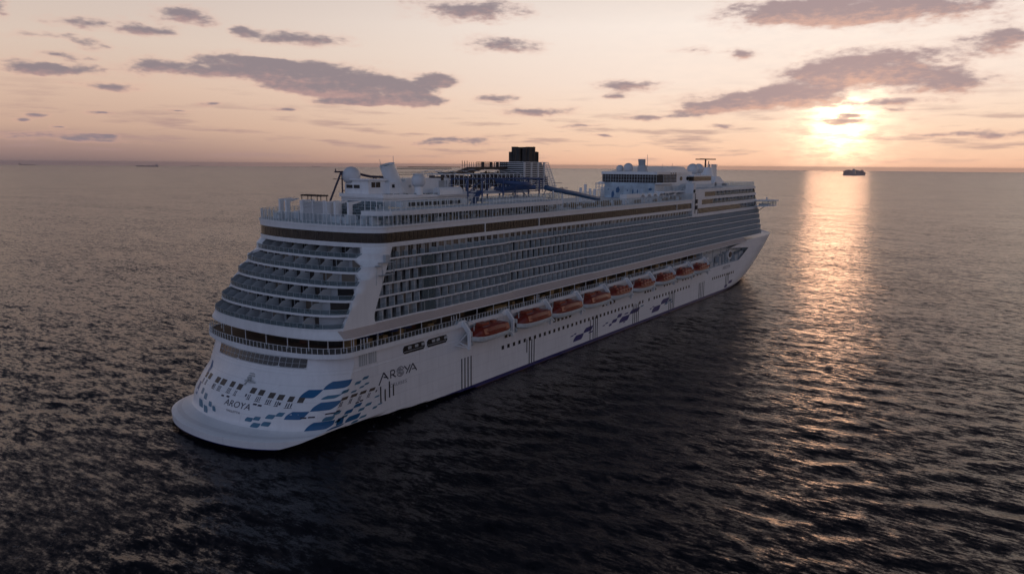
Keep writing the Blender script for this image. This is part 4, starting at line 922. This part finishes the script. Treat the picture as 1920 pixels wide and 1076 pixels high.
for z in (45.2, 46.4): wm.box(171.68, 171.81, -10.6, 10.6, z, z + .08); wm.box(174, 185.8, -12.32, -12.2, z, z + .08)
wm.build('window_frame', M['grey'], wv)
MB().box(203, 221.8, -12.05, 12, 44.6, 46.3).build('side_window', M['brownglass'], fh)
pt = MB()
for x in (195.4, 201.7): pt.loft([[(x + 1.25 * math.cos(t), -10 - d, 45.6 + .75 * math.sin(t)) for t in np.linspace(0, 2 * math.pi, 19)[:-1]] for d in (.02, .1)], True, True)
for x in (183, 185.2, 187.4): pt.box(x, x + .8, -11.1, -10.98, 47.45, 47.85)
pt.build('house_porthole', M['darkglass'], fh)
mr = MB(); mr.quad((171.9, 9.9, 38.7), (171.9, -9.9, 38.7), (171.9, -9.9, 44.3), (171.9, 9.9, 44.3)); mr = mr.build('mural_wall', M['mural'], fh)
md2 = MB()
for y, z, w, h in [(6.4, 38.8, 1.2, 2.6), (2.6, 38.8, .9, 1.5), (4.4, 40.6, 1.6, 2.2), (-1.6, 40.3, .5, 1.9), (-3.4, 40.4, .4, 1.7), (-8.4, 41.6, 1.4, 1.0), (8.2, 41.5, .8, .4), (.6, 41.2, .5, .6)]:
    md2.poly([(171.86, y + w * .5, z), (171.86, y - w * .2, z), (171.86, y - w * .5, z + h * .5), (171.86, y - w * .1, z + h), (171.86, y + w * .5, z + h * .7)])
md2.build('mural_shape', M['slide'], mr)
ar = MB()
for i, x in enumerate((150.5, 155.5, 160.4, 165.3, 170.2)):
    ar.loft([[(x + 2.3 + 2.4 * math.cos(t), y, 39.0 + 2.3 * math.sin(t)) for t in np.linspace(0, math.pi, 14)] for y in (-14.5, -12.1)])
    ar.loft([[(x + 2.3 + 2.4 * math.cos(t), -14.5, 39.0 + 2.3 * math.sin(t)) for t in np.linspace(0, math.pi, 14)], [(x + 2.3 + 2.0 * math.cos(t), -14.5, 39.0 + 1.85 * math.sin(t)) for t in np.linspace(0, math.pi, 14)]])
ar.box(141, 150.6, -14.5, -12.1, 38.6, 41.2); ar.build('cabana_arch', M['white'], ship, smooth=30)
rl = MB(); rl.prism([(176, -15, 40.0), (187, -15, 43.6), (188.5, -15, 43.6), (178, -15, 40.0)], (0, 1.6, 0)); rl.build('stairway', M['white'], ship)
railing('house_railing', [(168, -15.3), (187, -15.3)], 41.5, 1.9, 1.3, ship, .06); railing('house_railing', [(187.5, -13), (202, -13)], 42.2, 1.7, 1.3, ship, .06)
cc = MB(); cc.box(171, 175, 10.2, 13.2, 43.6, 44.0); cc.box(171, 175, 10.2, 13.2, 41.3, 41.6); cc.box(171, 175, 10.2, 13.2, 42.5, 42.6)
for y in (10.4, 11.7, 13.0): cc.box(171, 171.2, y, y + .2, 38.6, 44.0)
cc.build('side_stair', M['white'], ship)
sf = MB(); sf.loft([[(x0 + a * math.cos(t), -4 + b * math.sin(t), z) for t in np.linspace(0, 2 * math.pi, 19)[:-1]] for x0, a, b, z in ((174.2, 2.0, 1.8, 48.1), (174.0, 1.8, 1.6, 50.3), (173.6, 1.3, 1.2, 50.5), (173.3, 1.4, 1.3, 52.6))], True, True); sf.build('forward_vent', M['grey'], ship, smooth=35)
an = MB(); an.tube([(176.0, -5, 48.3), (175.8, -5, 54.2)], .07); an.tube([(196, -6, 50), (196, -6, 51.2)], .06); an.tube([(187, -6, 49.6), (187, -6, 51)], .06); an.build('whip_aerial', M['grey'], ship)
ms = MB()
ms.loft([[(x0 + a * math.cos(t), b * math.sin(t), z) for t in np.linspace(0, 2 * math.pi, 15)[:-1]] for x0, a, b, z in ((249, 5, 4, 41.9), (248.5, 4.2, 3, 46.5), (248.5, 2.6, 2, 49.8))], True, True)
ms.prism([(252.5, -1.5, 42), (258, -1.5, 42), (256.5, -1.5, 51.0), (251, -1.5, 51.2), (251, -1.5, 50)], (0, .4, 0)); ms.prism([(254.5, 1.5, 42), (258, 1.5, 42), (256.5, 1.5, 51), (255, 1.5, 51)], (0, .4, 0))
for z in (50.4, 51.0): ms.box(250, 257, -1.8, 1.8, z, z + .2)
mst = ms.build('radar_mast', M['white'], ship)
ra = MB(); ra.tube([(246.6, 0, 49.5), (246.6, 0, 53.2)], .35); ra.box(246.2, 247, -4.5, 4.5, 53.1, 53.55); ra.tube([(250.5, 0, 51), (250.5, 0, 52.6)], .2); ra.box(240.8, 252.6, -.3, .3, 53.25, 53.6); ra.build('radar_scanner', M['darksteel'], mst)
ft = MB()
for x, y, w, h in [(233, -9, 4, 1.6), (240, -8, 3, 2.8), (244, -9, 6, 1.3), (250, -8, 4, 1.0), (224, -11, 5, 1.4)]: ft.box(x, x + w, y, y + 4, 41.9, 41.9 + h)
ft.prism([(234, -9, 42), (250, -9, 42), (240, -9, 46.0), (236, -9, 46.2)], (0, 5, 0)); ft.build('top_deck_locker', M['white'], ship)
# ------------------------------------------------------------------ promenade furniture
TB = MB(); 
for x in np.arange(20, 195, 4.4):
    if rnd.random() < .8: w = rnd.uniform(1.0, 2.6); TB.box(x, x + w, -18.4, -16.6, 16.05, 16.05 + rnd.uniform(.6, 2.0))
TB.build('promenade_counter', M['yellow'], ship, kind='stuff')
def parasol(x, y, lab):
    t = thing('parasol', lab, 'parasol', (x, y, 16.03), 0, 'blue parasols on the promenade')
    p = MB(); p.tube([(0, 0, 0), (0, 0, 2.35)], .04); p.lathe((0, 0, 0), [(.28, 0), (.28, .08), (.05, .1)], 12); p.build('pole', M['grey'], t)
    c = MB(); n = 8; c.loft([[(r * math.cos(2 * math.pi * k / n), r * math.sin(2 * math.pi * k / n), z) for k in range(n)] for r, z in ((1.35, 1.72), (1.38, 1.86), (.7, 2.2), (.03, 2.42))], True); c.build('canopy', M['parasol'], t)
    return t
for i, (x, y, lab) in enumerate([(23.4, -18.4, 'dark blue parasol nearest the stern corner on the promenade'), (27.2, -18.2, 'dark blue parasol below the white corner panel of the ship'), (31.2, -18.5, 'dark blue parasol above the AROYA lettering on the promenade'), (35.0, -18.4, 'dark blue parasol above the aftmost long hull window')]): parasol(x, y, lab)
# rescue boat stowed inside the promenade
rb = thing('rescue_boat', 'small tan covered rescue boat on the promenade between first two lifeboats', 'rescue boat', (66.0, -18.7, 16.2))
h = MB(); h.loft([[(x, b * math.cos(t), .62 + .75 * math.sin(t)) for t in np.linspace(math.pi, 2 * math.pi, 9)] for x, b in ((-4.2, .3), (-3.2, .9), (0, 1.15), (2.8, .95), (4.2, .15))]); h.build('hull', M['yellow'], rb, smooth=50)
h = MB(); h.loft([[(x, b * math.cos(t), .62 + hh_ * math.sin(t)) for t in np.linspace(0, math.pi, 9)] for x, b, hh_ in ((-4.2, .3, .1), (-3.2, .9, .6), (0, 1.15, .8), (2.8, .95, .5), (4.2, .15, .1))], False, True); h.build('cover', M['yellow'], rb, smooth=50)
# ------------------------------------------------------------------ davits and lifeboats
BOATS = [(51.6, 65.4, 0), (68.8, 83.6, 0), (84.0, 99.4, 0), (99.8, 115.6, 0), (114.6, 128.8, 1), (131.0, 145.3, 1), (147.3, 162.3, 1), (163.4, 179.0, 1), (178.8, 193.7, 1)]
dx_ = [50.4] + [b[1] + (BOATS[i + 1][0] - b[1]) / 2 - .3 if i + 1 < len(BOATS) else b[1] + .6 for i, b in enumerate(BOATS)]
def davit(x):
    mb = MB()
    mb.prism([(x, -20.2, 16.5), (x, -21.3, 16.45), (x, -22.9, 14.6), (x, -22.9, 10.6), (x, -22.3, 10.3), (x, -22.2, 13.9), (x, -21.1, 15.2), (x, -20.0, 15.3)], (.5, 0, 0))
    mb.bar((x + .3, -22.9, 10.9), (x + .3, -19.9, 11.6), .22); mb.bar((x - 1.6, -19.95, 11.4), (x + .2, -22.6, 10.8), .16); mb.bar((x + .3, -20.1, 12.2), (x + .3, -22.2, 14.3), .24)
    mb.prism([(x - 2.0, -20.75, 15.95), (x + 2.4, -20.75, 15.95), (x + 1.2, -20.75, 16.7), (x - .8, -20.75, 16.7)], (0, .9, 0))
    o = mb.build('davit', M['white'], ship)
    w = MB(); w.lathe((x + .9, -21.3, 16.2), [(.36, -.22), (.4, 0), (.36, .22)], 12); w.tube([(x + .9, -21.4, 16.2), (x + .9, -22.4, 15.2)], .05); w.build('winch', M['grey'], o)
    return o
for x in dx_: davit(x)
bm = MB(); bm.box(50.2, 198, -20.95, -20.72, 15.35, 16.05); bm.build('davit_beam', M['white'], ship)
M['blister'] = mat('blister_window', (.42, .13, .075), .18)  # paler orange carries the domes' reflected highlights in the base colour
def lifeboat(L, kind, lab, loc):
    t = thing('lifeboat', lab, 'lifeboat', loc, 0, 'lifeboats hanging along the starboard side')
    hl = L / 2; B = 2.25
    def bz(u): return B * max(.02, (1 - abs(u) ** (4.5 if kind == 0 else 3.6))) ** .55
    us = [-1, -.96, -.88, -.75, -.55, -.3, 0, .3, .55, .75, .88, .96, 1]
    rings = []
    for u in us:
        b = bz(u); k = .45 + .9 * abs(u) ** 4; sh = 1.62 + .22 * abs(u) ** 3
        rings.append([(u * hl, -b, sh), (u * hl, -b * .98, sh * .75), (u * hl * .985, -b * .86, .35 + k * .5), (u * hl * .97, -b * .45, k - .35), (u * hl * .96, 0, k - .45), (u * hl * .97, b * .45, k - .35), (u * hl * .985, b * .86, .35 + k * .5), (u * hl, b * .98, sh * .75), (u * hl, b, sh)])
    hu = MB().loft(rings).build('hull', M['boatwhite'], t, smooth=35)
    fr = MB()
    for u in np.linspace(-.9, .9, 27):
        b = bz(u); fr.box(u * hl - .07, u * hl + .07, -b - .05, -b + .03, .95, 1.58)
    fr.build('fender', M['boatwhite'], hu)  # separate fenders along the boat's near side, built as one mesh
    gr = MB(); gr.loft([[(u * hl * 1.005, -bz(u) - .06, 1.60 + .22 * abs(u) ** 3) for u in us], [(u * hl * 1.005, -bz(u) - .08, 1.74 + .22 * abs(u) ** 3) for u in us]]); gr.loft([[(u * hl * 1.005, bz(u) + .06, 1.60 + .22 * abs(u) ** 3) for u in us], [(u * hl * 1.005, bz(u) + .08, 1.74 + .22 * abs(u) ** 3) for u in us]]); gr.build('gunwale', M['boatwhite'], hu)
    prof = [(1.0, 1.66), (.985, 2.75), (.84, 3.55), (.50, 4.0)] if kind == 0 else [(1.0, 1.66), (.98, 2.3), (.86, 3.2), (.50, 3.85)]
    cr = []
    for u in us:
        e = (1 - abs(u) ** 6) * .84 + .16 * (1 - abs(u)) if kind == 0 else (1 - abs(u) ** 4) * .80 + .20 * (1 - abs(u)); b = bz(u)
        ring_ = [(u * hl * .99, -b * p, 1.66 + .22 * abs(u) ** 3 * (1 if i == 0 else .3) + (z - 1.66) * e) for i, (p, z) in enumerate(prof)]
        cr.append(ring_ + [(x, -y, z) for x, y, z in ring_[::-1]])
    ca = MB().loft(cr, False, True).build('canopy', M['orange'], t, smooth=(9 if kind == 0 else 25))
    if kind == 0:
        for u0, w in ((-.66, .2), (-.30, .22), (.10, .24), (.50, .2)): MB().prism([(u0 * hl, -B * .99, 2.2), (u0 * hl + w * hl, -B * .99, 2.2), (u0 * hl + w * hl * .95, -B * .84, 3.4), (u0 * hl + .05, -B * .84, 3.4)], (0, .5, .05)).build('hatch', M['orangelight'], ca)
        MB().box(-.55 * hl, -.2 * hl, -.9, .9, 3.6, 4.35).build('cockpit', M['orangelight'], ca)
        MB().box(.1 * hl, .3 * hl, -.5, .5, 3.9, 4.25).build('roof_hatch', M['orangelight'], ca)
        rr = MB(); rr.bar((-.6 * hl, -1.35, 3.75), (.6 * hl, -1.35, 3.75), .06); rr.bar((.35 * hl, -.4, 4.0), (.35 * hl, -.4, 4.6), .12); rr.build('grab_rail', M['grey'], ca)
    else:
        for u0, y, z, r in [(u, -B * .93, 2.65, .36) for u in (-.62, -.36, -.1, .16, .42, .64)] + [(u, -B * .66, 3.5, .42) for u in (-.5, -.2, .1, .4)]: MB().ball((u0 * hl, y, z), r, 10).build('blister_window', M['blister'], ca, smooth=60)
        MB().ball((-.30 * hl, 0, 3.8), .55, 12).build('cockpit', M['blister'], ca, smooth=60)
    pr = MB(); pr.tube([(-.93 * hl, 0, .2), (-1.02 * hl, 0, .2)], .42, 10); pr.box(-1.0 * hl, -.94 * hl, -.06, .06, -.1, .9); pr.build('propeller', M['grey'], t)
    for u in (-.82, .82): MB().tube([(u * hl, 0, 2.4), (u * hl, 0, 4.6), (u * hl, 1.4, 5.4)], .09).build('lifting_hook', M['boatwhite'], t)
    MB().tube([(.9 * hl, -1.4, 1.0), (.97 * hl, -1.8, .3)], .22, 8).build('release_arm', M['boatwhite'], t)
    md_ = MB(); md_.box(-1.0 * hl, -.965 * hl, -.35, .35, 2.0, 3.0); md_.build('stern_plate', M['boatwhite'], t)
    return t
LB = ['dark orange lifeboat hanging nearest the stern, above the four black strips', 'dark orange lifeboat second from the stern, beside the tan rescue boat', 'dark orange flat-hatched lifeboat third from the stern, above the first navy wave', 'dark orange flat-hatched lifeboat farthest forward of its boxy kind',
      'orange lifeboat with round blister windows, aftmost of the blistered five', 'orange lifeboat with round blisters, second of the blistered five', 'orange blistered lifeboat middle of the forward five, above the last navy waves', 'orange blistered lifeboat next to last before the bow', 'orange blistered lifeboat nearest the bow beside the mooring deck opening']
for (a, b, k), lab in zip(BOATS, LB): lifeboat(b - a, k, lab, ((a + b) / 2, -22.15, 11.25 + (.25 if k else 0)))
# ------------------------------------------------------------------ far shipping
M['farship'] = mat('distant_hull', (.42, .33, .31), .7, var=.2, scale=.02); M['farship2'] = mat('distant_superstructure', (.52, .44, .41), .7)
M['box1'] = mat('container_stack', (.46, .34, .29), .7, var=.5, scale=.08)
def curve_z(x, y): return -(x * x + y * y) / (2 * 6.371e6)
def far_ship(name, x, y, rz, L, lab, cat, kind):
    t = thing(name, lab, cat, (x, y, curve_z(x, y)), rz)
    h = MB(); hw = L * .065; H = L * {'box': .072, 'cargo': .04, 'tank': .045}[kind]
    h.loft([[(u * L / 2 * (1 - .06 * (1 - zf) * (u > .9)), s * hw * (1 if u < .7 else max(.05, 1 - ((u - .7) / .3) ** 2)), zf * H) for u in (-1, -.8, 0, .5, .7, .85, .95, 1.0)] for s, zf in ((-1, -.2), (-1, 1), (1, 1), (1, -.2))], False, False)
    h.quad((-L / 2, -hw, -.2 * H), (-L / 2, hw, -.2 * H), (-L / 2, hw, H), (-L / 2, -hw, H)); h.build('hull', M['farship'], t)
    s = MB()
    if kind == 'box':
        s.box(-.10 * L, .0 * L, -hw * .95, hw * .95, H, H * 3.6); s.box(-.09 * L, -.03 * L, -hw * .5, hw * .5, H * 3.6, H * 4.0); s.bar((-.05 * L, 0, H * 4), (-.05 * L, 0, H * 4.5), .6)
    else:
        s.box(-.46 * L, -.34 * L, -hw * .9, hw * .9, H, H * 2.5); s.box(-.45 * L, -.40 * L, -hw * .4, hw * .4, H * 2.5, H * 3.1); s.box(.40 * L, .46 * L, -hw * .5, hw * .5, H, H * 1.5); s.bar((.43 * L, 0, H), (.43 * L, 0, H * 2.3), 1.0)
    s.build('superstructure', M['farship2'], t)
    c = MB(); rr = random.Random(int(L))
    if kind == 'box':
        n = 16
        for i in range(n):
            u = -.49 + .95 * i / n
            if -.12 < u < .0: continue
            c.box(u * L, (u + .056) * L, -hw * .95, hw * .95, H, H * (2.6 + rr.uniform(0, .75) - (.5 if i in (0, n - 1) else 0)))
        c.build('container_stack', M['box1'], t)
    elif kind == 'cargo':
        for i in range(7): u = -.28 + .1 * i; c.box(u * L, (u + .07) * L, -hw * .8, hw * .8, H, H * rr.uniform(1.25, 2.1)); c.bar((u * L, 0, H), (u * L, 0, H * 2.2), .7)
        c.build('deck_cargo', M['box1'], t)
    else:
        for i in range(5): u = -.2 + .12 * i; c.box(u * L, (u + .03) * L, -hw * .5, hw * .5, H, H * 1.25)
        c.bar((-.3 * L, 0, H * 1.15), (.4 * L, 0, H * 1.15), .5); c.build('deck_piping', M['box1'], t)
    return t
def at_px(dist, az): return (-72.1 + dist * math.cos(az), -119.8 + dist * math.sin(az))
yaw0 = 0.6113
def az_px(px): return yaw0 - math.atan((px - 960) / 1384.0)
for nm, px, d, rz, L, lab, cat, kd in [
    ('container_ship', 1593, 5900, az_px(1593) - 1.25, 155, 'boxy laden container ship silhouetted on the horizon below the setting sun', 'container ship', 'box'),
    ('cargo_ship', 283, 11500, az_px(283) + 1.45, 290, 'long cargo ship on the far left horizon, the largest there', 'cargo ship', 'cargo'),
    ('tanker', 60, 21000, az_px(60) - 1.5, 330, 'faint hazy tanker at the far left edge of the horizon', 'tanker', 'tank'),
    ('tanker', 371, 19000, az_px(371) + 1.3, 190, 'small faint tanker right of the long cargo ship', 'tanker', 'tank'),
    ('tanker', 595, 20000, az_px(595) - 1.4, 190, 'small faint tanker on the horizon near the white stern radome', 'tanker', 'tank')]:
    x, y = at_px(d, az_px(px)); far_ship(nm, x, y, rz, L, lab, cat, kd)
# ------------------------------------------------------------------ sea haze
hz = MB().box(-29500, 29500, -29500, 29500, -140, 64).build('haze', bpy.data.materials.new('haze'), None, kind='stuff')
hm = hz.data.materials[0]; hm.use_nodes = True; hm.node_tree.nodes.clear()
ho = hm.node_tree.nodes.new('ShaderNodeOutputMaterial'); hv_ = hm.node_tree.nodes.new('ShaderNodeVolumePrincipled')
hv_.inputs['Color'].default_value = (.90, .82, .88, 1); hv_.inputs['Density'].default_value = 3.2e-5; hv_.inputs['Anisotropy'].default_value = .5
hm.node_tree.links.new(hv_.outputs[0], ho.inputs['Volume'])
